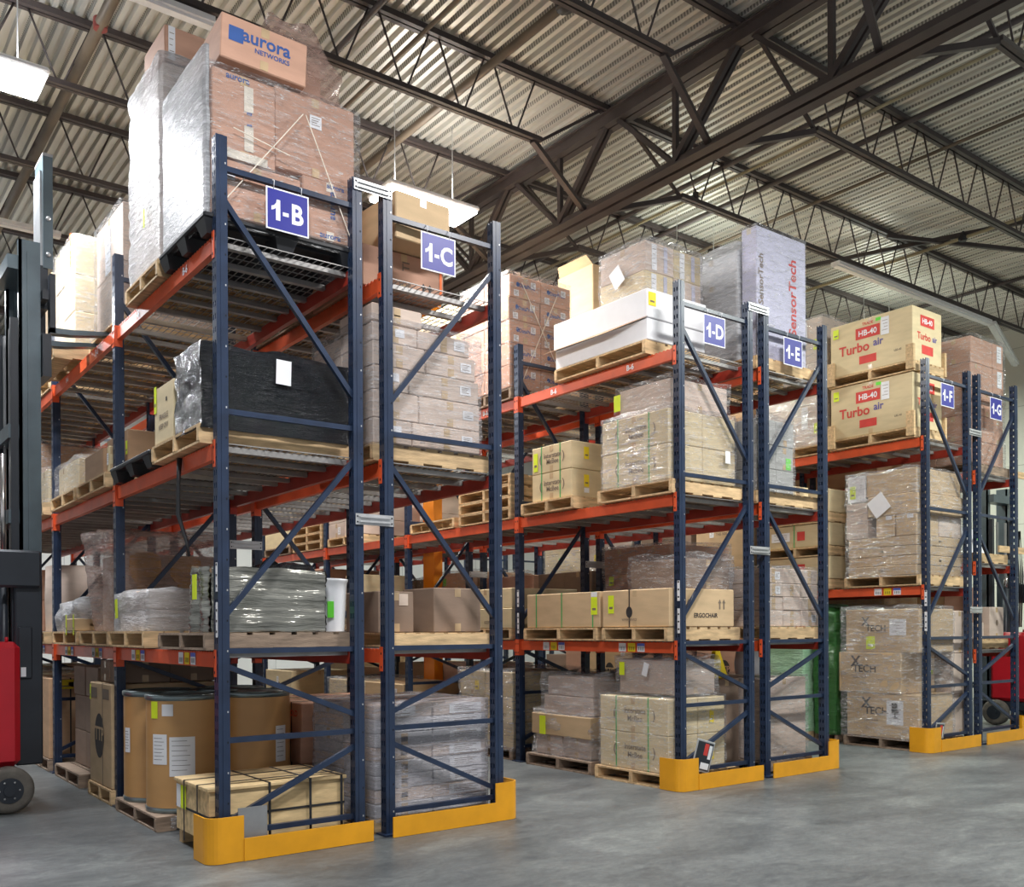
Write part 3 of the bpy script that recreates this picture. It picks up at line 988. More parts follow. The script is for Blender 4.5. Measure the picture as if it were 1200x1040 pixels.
def carton(x0, x1, y0, y1, z0, z1, tone, label, prints=(), tape='tape', labels=(), straps=(), group=None, rz=0.0, name='carton', tilt=None, seam='y', cat='box'):
    """closed carton; prints: (face, text, u, v, size, ink); labels: (face, u, v, w, h, key); u, v run -0.5..0.5"""
    cx_, cy_ = (x0 + x1) / 2, (y0 + y1) / 2
    hx, hy, h = (x1 - x0) / 2, (y1 - y0) / 2, z1 - z0
    g = MB()
    g.cbox(-hx, hx, -hy, hy, 0, h, tone, 0.007)
    e = 0.0016
    if seam == 'y':      # flaps meet along y: tape shows on the two y faces
        g.box(-0.028, 0.028, -hy + .01, hy - .01, h, h + e, tape)
        for s in (-1, 1):
            g.box(-0.028, 0.028, s * hy - e, s * hy + e, h - 0.07, h - 0.008, tape)
            g.box(-0.028, 0.028, s * hy - e, s * hy + e, 0.008, 0.07, tape)
    else:
        g.box(-hx + .01, hx - .01, -0.028, 0.028, h, h + e, tape)
        for s in (-1, 1):
            g.box(s * hx - e, s * hx + e, -0.028, 0.028, h - 0.07, h - 0.008, tape)
            g.box(s * hx - e, s * hx + e, -0.028, 0.028, 0.008, 0.07, tape)
    for (face, txt, u, v, size, ink) in prints:
        if face == '-a':
            o, rt = (-hx - 0.002, -u * 2 * hy, h * (v + .5)), (0, -1, 0)
        else:
            o, rt = (u * 2 * hx, -hy - 0.002, h * (v + .5)), (1, 0, 0)
        up = (0, 0, 1)
        if txt.startswith('|'):
            txt = txt[1:]; up, rt = (-rt[0], -rt[1], 0), (0, 0, 1)
        if txt == '@umb':      # arrows-up handling mark
            for k in (-1, 1):
                for w_, z_ in ((0.006, 0.0),):
                    c0 = Vector(o) + Vector(rt) * (k * size * .3)
                    g.add([c0 + Vector(rt) * a_ + Vector((0, 0, b_)) for a_, b_ in ((-.1 * size, -.5 * size), (.1 * size, -.5 * size), (.1 * size, .1 * size), (.25 * size, .1 * size), (0, .5 * size), (-.25 * size, .1 * size), (-.1 * size, .1 * size))], [tuple(range(7))], ink)
        elif txt == '@disc':
            n_ = 28
            g.add([Vector(o) + Vector(rt) * (math.cos(t * 2 * math.pi / n_) * size * .8) + Vector((0, 0, math.sin(t * 2 * math.pi / n_) * size)) for t in range(n_)], [tuple(range(n_))], ink)
        elif txt == '@bar':
            c0 = Vector(o); g.add([c0 + Vector(rt) * a_ * size + Vector((0, 0, b_ * size * .42)) for a_, b_ in ((-.5, -.5), (.5, -.5), (.5, .5), (-.5, .5))], [(0, 1, 2, 3)], ink)
        elif txt == '@blob':
            c0 = Vector(o); g.add([c0 + Vector(rt) * a_ * size + Vector((0, 0, b_ * size)) for a_, b_ in ((-.5, -.5), (.5, -.5), (.5, .5), (-.5, .5))], [(0, 1, 2, 3)], ink)
        else:
            off = 0.0006
            o = (o[0] - (off if face == '-a' else 0), o[1] - (off if face == '-b' else 0), o[2])
            g.text(txt, o, rt, up, size, ink, bold=0.022)
    if labels or straps:
        r = empty(name, (cx_, cy_, z0), label, cat, group, rz)
        g.build('carton_body' if name == 'carton' else 'body', r)
        for (face, u, v, w, hh, key) in labels:
            q = MB()
            if face == '-a':
                q.box(-hx - 0.004, -hx - 0.002, -u * 2 * hy - w / 2, -u * 2 * hy + w / 2, h * (v + .5) - hh / 2, h * (v + .5) + hh / 2, key)
                if key == 'white' and hh > .06:
                    for k in range(4):
                        zz = h * (v + .5) + hh * (.3 - k * .18)
                        q.box(-hx - 0.0046, -hx - 0.004, -u * 2 * hy - w * .35, -u * 2 * hy + w * (.35 - .12 * (k % 3)), zz - .0025, zz + .0025, 'ink_soft')
                elif key in ('neon', 'sun'):
                    q.box(-hx - 0.0046, -hx - 0.004, -u * 2 * hy - w * .3, -u * 2 * hy + w * .3, h * (v + .5) - hh * .25, h * (v + .5) - hh * .12, 'ink_soft')
            else:
                q.box(u * 2 * hx - w / 2, u * 2 * hx + w / 2, -hy - 0.004, -hy - 0.002, h * (v + .5) - hh / 2, h * (v + .5) + hh / 2, key)
                if key == 'white' and hh > .06:
                    for k in range(4):
                        zz = h * (v + .5) + hh * (.3 - k * .18)
                        q.box(u * 2 * hx - w * .35, u * 2 * hx + w * (.35 - .12 * (k % 3)), -hy - 0.0046, -hy - 0.004, zz - .0025, zz + .0025, 'ink_soft')
                elif key in ('neon', 'sun'):
                    q.box(u * 2 * hx - w * .3, u * 2 * hx + w * .3, -hy - 0.0046, -hy - 0.004, h * (v + .5) - hh * .25, h * (v + .5) - hh * .12, 'ink_soft')
            q.build('label', r)
        for (ax, u, key) in straps:      # band round the carton
            q = MB(); t = 0.007; e2 = 0.0025
            if ax == 'y':    # loop lying in a plane y = const
                yy = -u * 2 * hy
                for xx in (-hx - e2, hx):
                    q.box(xx, xx + e2, yy - t, yy + t, -0.001, h + e2, key)
                q.box(-hx, hx, yy - t, yy + t, h, h + e2, key)
            elif ax == 'x':
                xx = u * 2 * hx
                for yy in (-hy - e2, hy):
                    q.box(xx - t, xx + t, yy, yy + e2, -0.001, h + e2, key)
                q.box(xx - t, xx + t, -hy, hy, h, h + e2, key)
            else:            # horizontal loop
                zz = h * (u + .5)
                q.box(-hx - e2, -hx, -hy - e2, hy + e2, zz - t, zz + t, key); q.box(hx, hx + e2, -hy - e2, hy + e2, zz - t, zz + t, key)
                q.box(-hx, hx, -hy - e2, -hy, zz - t, zz + t, key); q.box(-hx, hx, hy, hy + e2, zz - t, zz + t, key)
            q.build('strap', r)
        o = r
    else:
        o = g.build(name)
        o.location = (cx_, cy_, z0)
        o.rotation_euler = (0, 0, rz)
        tag(o, label, cat, group)
    if tilt: o.rotation_euler = tilt
    return o

def film(x0, x1, y0, y1, z0, z1, key, label, rough=0.012, top=None, group=None, bulge=0.0, name='stretch_film', taper=0.0, labels=(), seed=None, drop=0.0):
    """film skin round a load: rounded corners, creased, closed on top; top: list of (u, dz) not used"""
    cx_, cy_ = (x0 + x1) / 2, (y0 + y1) / 2
    hx, hy, h = (x1 - x0) / 2, (y1 - y0) / 2, z1 - z0
    sd = (seed if seed is not None else R.random() * 50)
    nz_ = max(6, int(h / 0.055))
    per = []
    rad = 0.035
    npx, npy = max(5, int(hx * 2 / 0.07)), max(5, int(hy * 2 / 0.07))
    def corner(cx0, cy0, a0):
        return [(cx0 + rad * math.cos(a0 + t * math.pi / 6), cy0 + rad * math.sin(a0 + t * math.pi / 6)) for t in range(4)]
    for i in range(npx): per.append((-hx + rad + (2 * hx - 2 * rad) * i / npx, -hy))
    per += corner(hx - rad, -hy + rad, -math.pi / 2)
    for i in range(1, npy): per.append((hx, -hy + rad + (2 * hy - 2 * rad) * i / npy))
    per += corner(hx - rad, hy - rad, 0)
    for i in range(1, npx): per.append((hx - rad - (2 * hx - 2 * rad) * i / npx, hy))
    per += corner(-hx + rad, hy - rad, math.pi / 2)
    for i in range(1, npy): per.append((-hx, hy - rad - (2 * hy - 2 * rad) * i / npy))
    per += corner(-hx + rad, -hy + rad, math.pi)[:-1]
    n = len(per)
    vs = []
    for j in range(nz_ + 1):
        z = h * j / nz_
        t = j / nz_
        for (x, y) in per:
            k = 1 + bulge * math.sin(math.pi * t) + taper * (t - 0.5)
            d = noise.noise(Vector((x * 3 + sd, y * 3, z * 9))) * rough + noise.noise(Vector((x * 9 + sd, y * 9, z * 26 + x * 4))) * rough * .6
            l_ = math.hypot(x, y) or 1
            zz = z
            if drop and x > 0: zz = z * (1 - drop * (x / hx) * t)
            vs.append(((x * k) + x / l_ * d, (y * k) + y / l_ * d, zz + (noise.noise(Vector((x * 4, y * 4, sd))) * rough * 1.5 if 0 < j else 0)))
    fs = []
    for j in range(nz_):
        for i in range(n):
            a, b_ = j * n + i, j * n + (i + 1) % n
            fs.append((a, b_, b_ + n, a + n))
    base = nz_ * n
    for q, s in enumerate((0.8, 0.45)):
        for i in range(n):
            p = vs[base + i]
            vs.append((p[0] * s, p[1] * s, p[2] + 0.008 * (q + 1) + noise.noise(Vector((p[0] * 6 * s, p[1] * 6 * s, sd))) * rough))
    for q in range(2):
        o1 = base + q * n; o2 = base + (q + 1) * n
        for i in range(n):
            fs.append((o1 + i, o1 + (i + 1) % n, o2 + (i + 1) % n, o2 + i))
    fs.append(tuple(base + 2 * n + i for i in range(n)))
    g = MB(); g.add(vs, fs, key, True)
    if labels:
        r = empty(name, (cx_, cy_, z0), label, 'stretch film', group)
        g.build('film_skin', r)
        for (face, u, v, w, hh, k2, rot) in labels:
            q = MB()
            c, s_ = math.cos(rot), math.sin(rot)
            pts = [(a_ * c - b_ * s_, a_ * s_ + b_ * c) for a_, b_ in ((-w / 2, -hh / 2), (w / 2, -hh / 2), (w / 2, hh / 2), (-w / 2, hh / 2))]
            if face == '-a':
                for dx in (0,):
                    X = -hx - 0.022
                    f_ = [(X, -u * 2 * hy - a_, h * (v + .5) + b_) for a_, b_ in pts]; b2 = [(X + .003, p[1], p[2]) for p in f_]
            else:
                Y = -hy - 0.022
                f_ = [(u * 2 * hx + a_, Y, h * (v + .5) + b_) for a_, b_ in pts]; b2 = [(p[0], Y + .003, p[2]) for p in f_]
            q.add(f_ + b2, [(0, 1, 2, 3), (7, 6, 5, 4), (0, 4, 5, 1), (1, 5, 6, 2), (2, 6, 7, 3), (3, 7, 4, 0)], k2)
            q.build('label', r)
        return r
    o = g.build(name); o.location = (cx_, cy_, z0)
    tag(o, label, 'stretch film', group)
    return o

LN = {1: ['only'], 2: ['bottom', 'top'], 3: ['bottom', 'middle', 'top'], 4: ['bottom', 'second', 'third', 'top'],
      5: ['bottom', 'second', 'third', 'fourth', 'top'], 6: ['bottom', 'second', 'third', 'fourth', 'fifth', 'top'],
      7: ['bottom', 'second', 'third', 'fourth', 'fifth', 'sixth', 'top'], 8: ['bottom', 'second', 'third', 'fourth', 'fifth', 'sixth', 'seventh', 'top']}
XW = {1: [''], 2: ['left', 'right'], 3: ['left', 'centre', 'right'], 4: ['leftmost', 'mid-left', 'mid-right', 'rightmost']}
YW = {1: [''], 2: ['front', 'rear'], 3: ['front', 'middle', 'rear'], 4: ['foremost', 'second', 'third', 'rearmost']}
TW = {'kraft': 'brown', 'tan': 'tan', 'pink': 'reddish', 'brown': 'dark', 'beige': 'beige', 'pale': 'pale', 'white': 'white', 'silver': 'silver grey', 'violet': 'pale violet', 'grey': 'grey'}
def grid(x0, x1, y0, y1, z0, hs, nx, ny, tone, where, jit=0.006, prints=None, straps=(), labels=None, alt=False, short=False):
    """stack of cartons; every carton is a thing of its own"""
    z = z0
    nl = len(hs)
    for li, h in enumerate(hs):
        ax, ay = (nx, ny) if not (alt and li % 2) else (ny, nx)
        for i in range(ax):
            for j in range(ay):
                if i > 0 and j > 0 and not (li == nl - 1 and z < 1.5):
                    continue            # buried inside the stack: the photo shows nothing of it
                tn = tone if isinstance(tone, str) else tone[(li * 7 + i * 3 + j) % len(tone)]
                wx, wy = (x1 - x0) / ax, (y1 - y0) / ay
                dx, dy = R.uniform(-jit, jit), R.uniform(-jit, jit)
                words = [w for w in (YW[ay][j], XW[ax][i]) if w]
                pos = (LN[nl][li] + ' layer' if nl > 1 else '') + (' ' if nl > 1 and words else '') + ' '.join(words)
                lab = (TW[tn] + ' carton, ' + pos + ', ' if pos.strip() else TW[tn] + ' carton, ') + where
                pr = prints(li, i, j) if prints else ()
                lb = labels(li, i, j) if labels else ()
                carton(x0 + i * wx + .003 + dx, x0 + (i + 1) * wx - .003 + dx, y0 + j * wy + .003 + dy, y0 + (j + 1) * wy - .003 + dy,
                       z, z + h - .003, tn, lab, prints=pr, labels=lb, straps=straps, seam='y' if R.random() < .6 else 'x', group='cartons: ' + where)
        z += h
    return z

# ================================================================== rack 1-B goods
# --- top level, bay 1: two tall film-wrapped loads
BT = 4.125
pallet(-0.10, 1.06, 0.02, 0.98, BT, 'black plastic pallet on the top shelf behind sign 1-B', 'black')
w = 'wrapped load behind sign 1-B'
carton(-0.03, 0.60, 0.06, 0.92, 4.275, 4.655, 'pink', 'long reddish carton, lower left, ' + w, labels=(('-b', -.33, .25, .10, .08, 'white'),))
carton(0.61, 1.03, 0.05, 0.92, 4.275, 4.70, 'pink', 'blue-printed reddish carton, lower right of the ' + w,
       prints=(('-b', '|aurora', .05, .12, .075, 'ink_blue'), ('-b', 'aurora', 0, -.42, .06, 'ink_blue'), ('-b', 'aurora', 0.1, .42, .05, 'ink_blue')), tape='tape_clear')
carton(-0.03, 0.41, 0.05, 0.92, 4.66, 5.24, 'pink', 'upright taped reddish carton, left edge of the ' + w,
       prints=(('-b', 'aurora', .12, -.45, .085, 'ink_blue'), ('-b', '@blob', -.30, -.45, .05, 'ink_blue'), ('-b', '|aurora', 0.08, .22, .07, 'ink_blue'), ('-b', '|aurora', .08, -.2, .07, 'ink_blue'),
               ('-b', 'aurora', -.1, .44, .06, 'ink_blue')), labels=(('-b', -.02, -.445, .34, .058, 'tape_clear'), ('-b', .07, .24, .065, .17, 'tape_clear'), ('-b', .07, -.22, .065, .17, 'tape_clear')))
carton(0.42, 1.03, 0.08, 0.92, 4.71, 5.28, 'pink', 'big reddish carton, upper right, ' + w, labels=(('-b', .0, .2, .09, .09, 'white'),))
carton(0.03, 0.63, 0.02, 0.50, 5.30, 5.60, 'pink', 'loose reddish carton tilted across the very top of ' + w,
       prints=(('-b', 'aurora', 0.02, .12, .125, 'ink_blue'), ('-b', '@blob', -.33, .10, .10, 'ink_blue'), ('-b', 'NETWORKS', .09, -.10, .045, 'ink_blue')), tilt=(0, 0.045, -0.05))
carton(0.02, 0.52, 0.54, 0.92, 5.245, 5.56, 'pale', 'plain pale carton behind the tilted one on top of ' + w)
carton(0.52, 0.98, 0.52, 0.90, 5.29, 5.82, 'pink', 'carton under the draped pink film on top of ' + w)
film(-0.065, 1.065, 0.03, 0.955, 4.20, 5.27, 'film_soft', 'clear film round the lower half of the load behind sign 1-B', 0.010)
film(-0.085, -0.040, 0.04, 0.95, 4.22, 5.36, 'film_white', 'thick glossy film curtain on the aisle side of the load behind sign 1-B', 0.014, name='stretch_film')
film(0.48, 1.05, 0.30, 0.96, 5.285, 5.90, 'film_pink', 'pink film draped loosely over the top right corner of ' + w, 0.05, drop=0.40)
g = MB()
for p, q in (((-0.0, 4.30), (0.60, 5.10)), ((0.62, 5.10), (0.98, 4.28)), ((0.10, 4.85), (0.5, 4.78))):
    g.bar((p[0], 0.012, p[1]), (q[0], 0.012, q[1]), 0.004, 0.006, 'tape_clear')
o = g.build('cord', at=(0.5, 0.012, 4.3)); o.location = (0.5, 0.012, 4.3); tag(o, 'thin white cord crossed over the end of the load behind sign 1-B', 'cord')
pallet(-0.10, 1.02, 1.02, 1.86, BT, 'wooden pallet under the load second from sign 1-B, top shelf')
w2 = 'tall wrapped load second from sign 1-B'
grid(-0.04, 1.0, 1.06, 1.82, 4.26, [0.52, 0.52, 0.45], 1, 1, 'pale', w2)
carton(-0.03, 0.62, 1.04, 1.55, 5.76, 6.02, 'pink', 'reddish white-edged carton on top of the ' + w2, labels=(('-b', -.42, 0, .05, .25, 'white'),))
film(-0.075, 1.04, 1.02, 1.86, 4.22, 5.80, 'film_white', 'white glossy film round the tall load second from sign 1-B', 0.016, labels=(('-a', .12, .12, .03, .14, 'neon', 0), ('-a', .1, -.22, .03, .14, 'neon', 0)))
# --- top level, bay 2
pallet(0.02, 1.02, 2.52, 3.55, BT, 'wooden pallet under the pale carton tower behind the second 1-B post')
grid(0.06, 0.98, 2.54, 3.44, 4.26, [0.50, 0.52], 1, 1, 'pale', 'tower behind the second 1-B post', labels=lambda l, i, j: ((('-a', -.05, -.05, .18, .42, 'white'),) if l == 1 else (('-a', .3, .0, .20, .20, 'violet'),)))
film(0.04, 1.0, 2.52, 3.47, 4.24, 5.30, 'film_soft', 'thin film round the pale carton tower behind the second 1-B post', 0.008)
pallet(-0.26, 1.0, 3.72, 4.74, BT, 'wooden pallet sticking out past the top beam above the forks')
grid(-0.06, 0.95, 3.76, 4.62, 4.26, [0.36, 0.36, 0.40], 1, 2, 'beige', 'load above the forks', labels=lambda l, i, j: ((('-b', .0, .3, .1, .03, 'white'), ('-a', .1, .0, .06, .16, 'sun'), ('-a', .1, .45, .06, .12, 'lorange')) if (l == 2 and i == 0 and j == 0) else ()))
film(-0.085, 0.975, 3.73, 4.65, 4.24, 5.36, 'film', 'clear film round the beige cartons above the forks', 0.014)

# --- middle level
BM = 2.755
pallet(-0.10, 1.05, 0.14, 1.18, BM, 'wooden pallet under the black wrapped load')
grid(-0.04, 0.96, 0.16, 0.64, BM + 0.135, [0.52], 1, 1, 'brown', 'inside the black wrapped load')
BLK = film(-0.085, 1.01, 0.12, 0.69, BM + 0.10, 3.425, 'film_black', 'shiny black film wrapped round a bulky load on the middle shelf of rack 1-B', 0.022,
     labels=(('-b', .02, .28, .11, .17, 'white', -0.03),))
carton(-0.08, 0.42, 0.72, 1.16, BM + 0.135, 3.31, 'beige', 'beige carton beside the black wrapped load, printed on its side',
       prints=(('-a', '@blob', .15, .22, .03, 'ink'), ('-a', 'FRAGILE', 0, -.05, .055, 'ink_soft'), ('-a', 'KEEP DRY', 0, -.22, .05, 'ink_soft')), labels=(('-a', -.44, .3, .05, .2, 'neon'),))
g = MB()
pts = [(-0.045, 0.70, BM - 0.02), (-0.06, 0.68, BM - 0.2), (-0.05, 0.72, BM - 0.42), (-0.01, 0.66, BM - 0.62), (-0.0, 0.64, BM - 0.72)]
g.tube(pts, [0.02, 0.014, 0.017, 0.012, 0.01], 'black', 8)
o = g.build('dangling_film', at=(-0.045, 0.7, BM - 0.02)); o.location = (-0.045, 0.7, BM - 0.02); attach(o, BLK)
pallet(-0.10, 0.98, 1.26, 2.36, BM, 'empty black plastic pallet on the middle shelf beside the second 1-B post', 'black')
pallet(-0.10, 1.0, 2.52, 3.55, BM, 'wooden pallet under the open kraft cartons on the middle shelf')
carton(0.12, 0.72, 2.62, 3.32, BM + 0.135, 3.30, 'kraft', 'brown carton standing behind the open one on the middle shelf', labels=(('-a', .45, .1, .05, .12, 'neon'),))
def open_bin(x0, x1, y0, y1, z, h, key, label, flap=True, rad=0.12):
    cx_, cy_ = (x0 + x1) / 2, (y0 + y1) / 2
    hx, hy = (x1 - x0) / 2, (y1 - y0) / 2
    g = MB()
    per = []
    for (sx, sy, a0) in ((1, -1, -math.pi / 2), (1, 1, 0), (-1, 1, math.pi / 2), (-1, -1, math.pi)):
        for t in range(5):
            a = a0 + t * math.pi / 8
            per.append((sx * (hx - rad) + rad * math.cos(a), sy * (hy - rad) + rad * math.sin(a)))
    n = len(per)
    vs = [(x, y, 0) for x, y in per] + [(x, y, h) for x, y in per] + [(x * .97, y * .97, h) for x, y in per] + [(x * .97, y * .97, 0.01) for x, y in per]
    fs = []
    for i in range(n):
        j = (i + 1) % n
        fs += [(i, j, n + j, n + i), (n + i, n + j, 2 * n + j, 2 * n + i), (2 * n + i, 2 * n + j, 3 * n + j, 3 * n + i)]
    fs += [tuple(range(n))[::-1], tuple(3 * n + i for i in range(n))]
    g.add(vs, fs, key)
    r = empty('open_carton', (cx_, cy_, z), label, 'box')
    g.build('carton_body', r)
    if flap:
        q = MB()
        q.add([(-hx + .02, -hy + rad, h), (-hx + .02, hy - rad, h), (-hx - .05, hy - rad - .05, h + .12), (-hx - .05, -hy + rad + .05, h + .12),
               (-hx + .025, -hy + rad, h), (-hx + .025, hy - rad, h), (-hx - .045, hy - rad - .05, h + .12), (-hx - .045, -hy + rad + .05, h + .12)],
              [(0, 3, 2, 1), (4, 5, 6, 7), (0, 1, 5, 4), (1, 2, 6, 5), (2, 3, 7, 6), (3, 0, 4, 7)], key)
        q.build('flap', r)
    return r
open_bin(-0.08, 0.10, 2.62, 3.35, BM + 0.135, 0.22, 'kraft', 'low open brown carton with a rounded corner on the middle shelf', False, 0.06)
carton(-0.06, 0.02, 2.54, 2.60, BM + 0.135, BM + 0.36, 'beige', 'narrow beige carton upright by the second 1-B post', labels=(('-a', .0, .0, .04, .1, 'white'),))
pallet(-0.10, 0.95, 3.64, 4.70, BM, 'film-littered wooden pallet left of the open carton on the middle shelf')
grid(-0.04, 0.9, 3.70, 4.62, BM + 0.135, [0.30], 1, 2, 'beige', 'low wrapped load on the 1-B middle shelf')
film(-0.07, 0.93, 3.67, 4.66, BM + 0.10, 3.21, 'film', 'clear film over the low beige load on the middle shelf', 0.02)
pallet(-0.10, 0.95, 4.98, 5.95, BM, 'wooden pallet beyond the third 1-B post, middle shelf')
grid(-0.05, 0.9, 5.02, 5.9, BM + 0.135, [0.37], 1, 2, 'beige', 'beyond the third 1-B post, middle shelf')
film(-0.08, 0.93, 4.99, 5.93, BM + 0.11, 3.29, 'film', 'clear film beyond the third 1-B post on the middle shelf', 0.02, labels=(('-a', -.2, .1, .06, .14, 'neon', 0.1),))
g = MB(); g.box(-0.01, 0.01, -0.03, 0.03, 0, 0.62, 'violet')
o = g.build('edge_board', loc=(-0.11, 5.45, BM + 0.01)); tag(o, 'pale upright edge board beside the lift truck mast', 'board')

# --- lower level
BL = 1.375
pallet(-0.09, 1.03, 0.06, 1.08, BL, 'weathered wooden pallet under the stack of silvery sheets', 'dark', h=0.115)
def sheets(x0, x1, y0, y1, z, h, label):
    r = empty('sheet_stack', ((x0 + x1) / 2, (y0 + y1) / 2, z), label, 'sheet stack')
    hx, hy = (x1 - x0) / 2, (y1 - y0) / 2
    g = MB(); n = 26; m_ = 18
    def side(p, q, out):
        vs = []
        for j in range(n + 1):
            zz = h * j / n
            for i in range(m_ + 1):
                t = i / m_
                x = p[0] + (q[0] - p[0]) * t; y = p[1] + (q[1] - p[1]) * t
                wv = 0.006 * math.sin(j * 2.4) + 0.028 * abs(math.sin(t * math.pi * 2.0 + .4)) + 0.022 * noise.noise(Vector((t * 3 + out[0] * 5, zz * 9, 2)))
                e = 1 - 0.10 * max(0, t - .6) * out[1] * -1 * (j / n)
                vs.append((x + out[0] * wv, y + out[1] * wv, zz * (e if out[1] else 1) + 0.012 * noise.noise(Vector((t * 5, zz * 3, 7)))))
        return vs, [(j * (m_ + 1) + i, j * (m_ + 1) + i + 1, (j + 1) * (m_ + 1) + i + 1, (j + 1) * (m_ + 1) + i) for j in range(n) for i in range(m_)]
    for a_, b_, o_ in (((-hx, hy), (-hx, -hy), (-1, 0)), ((-hx, -hy), (hx, -hy), (0, -1)), ((hx, -hy), (hx, hy), (1, 0)), ((hx, hy), (-hx, hy), (0, 1))):
        vs, fs = side(a_, b_, o_)
        g.add(vs, fs, 'silver_sheet', True)
    g.box(-hx + .01, hx - .01, -hy + .01, hy - .01, h - .05, h - .012, 'kraft')
    g.box(-hx, hx, -hy, hy, 0, 0.006, 'black')
    g.build('sheets', r)
    q = MB(); q.box(-hx - 0.062, -hx - 0.058, -0.08, 0.0, h * .5, h * .88, 'neon'); q.build('label', r)
    return r
mm = simple('wrapped_sheet_edges', (0.27, 0.27, 0.24), 0.20, 0.45, 0.45, 3.0, 0.5, 14, (1, 1, 7))
M['silver_sheet'] = mm
sheets(-0.04, 0.78, 0.09, 0.46, BL + 0.12, 0.44, 'bulging stack of wrapped silvery sheets on the lower 1-B shelf')
g = MB()
g.lathe([(0.115, 0), (0.13, 0.30), (0.135, 0.36), (0.142, 0.37), (0.142, 0.385), (0.10, 0.39)], 'white', 28)
r = empty('bucket', (0.915, 0.30, BL + 0.12), 'white plastic bucket with a green label beside the silvery sheets', 'bucket')
g.build('bucket_body', r)
q = MB(); q.box(-0.07, -0.02, -0.128, -0.120, 0.10, 0.22, 'lime'); q.build('label', r)
q = MB(); q.tube([(0.13 * math.cos(t), 0.13 * math.sin(t), 0.34 - 0.05 * math.sin(t * 1)) for t in [math.pi * k / 8 for k in range(9)]], 0.004, 'galv', 5); q.build('handle', r)
film(0.42, 0.86, 0.50, 0.85, BL + 0.13, 1.99, 'film_black', 'crumpled black bag heaped behind the silvery sheets', 0.05, bulge=0.05, name='black_bag')
pallet(-0.10, 0.98, 1.40, 2.38, BL, 'wooden pallet under the white-filmed cartons on the lower 1-B shelf')
grid(-0.04, 0.62, 1.46, 2.32, BL + 0.135, [0.165, 0.155], 1, 1, 'pale', 'white-filmed load on the lower 1-B shelf')
carton(0.64, 0.96, 1.50, 2.30, BL + 0.135, 1.80, 'brown', 'dark brown carton at the back of the white-filmed load')
film(-0.075, 0.65, 1.42, 2.36, BL + 0.11, 1.83, 'film_white', 'white film over the low carton load on the lower 1-B shelf', 0.02, labels=(('-a', -.32, .1, .07, .16, 'neon', .1), ('-b', .12, .0, .06, .05, 'neon', .3)))
pallet(-0.08, 1.02, 2.54, 3.56, BL, 'wooden pallet under the tall shrouded load on the lower shelf')
r0 = 2.6
carton(0.10, 0.95, 2.72, 3.42, BL + 0.135, 2.20, 'pale', 'large carton inside the pinkish shroud on the lower shelf')
film(-0.02, 1.02, 2.56, 3.52, BL + 0.12, 2.40, 'film_pink', 'wide pinkish film shroud flaring out at its top on the lower shelf', 0.03, taper=0.16)
for k, (xx, hh) in enumerate(((0.26, 0.36), (0.62, 0.34))):
    g = MB(); g.lathe([(0.05, 0), (0.06, hh * .3), (0.11, hh * .55), (0.105, hh * .9), (0.05, hh)], 'orange_wrap', 20)
    o = g.build('orange_bundle', loc=(xx, 2.60, BL + 0.42)); o.scale = (1.3, 0.10, 1.15)
    tag(o, 'flat orange bundle inside the pinkish shroud, %s one' % ('left' if k == 0 else 'right'), 'bundle')
pallet(-0.10, 0.98, 3.66, 4.72, BL, 'wooden pallet left of the shrouded load on the lower shelf')
film(-0.05, 0.9, 3.74, 4.66, BL + 0.12, 1.76, 'film_white', 'heaped white film over low goods near the third 1-B post', 0.06, bulge=0.02, drop=0.1)
carton(-0.085, 0.25, 3.72, 4.10, BL + 0.135, 1.63, 'tan', 'small tan crate on the pallet by the third 1-B post', labels=(('-a', -.4, 0, .04, .2, 'neon'), ('-a', .4, 0, .04, .2, 'neon')))
carton(0.35, 1.0, 3.80, 4.66, 1.78, 2.06, 'brown', 'long dark brown carton lying on the white film heap')
pallet(-0.10, 0.98, 5.0, 6.0, BL, 'wooden pallet just past the third 1-B post, lower shelf')
g = MB(); g.lathe([(0.30, 0), (0.31, 0.35), (0.30, 0.72), (0.27, 0.73)], 'pale', 30)
o = g.build('paper_roll', loc=(0.30, 5.45, BL + 0.135)); tag(o, 'upright beige paper roll just past the third 1-B post', 'roll')

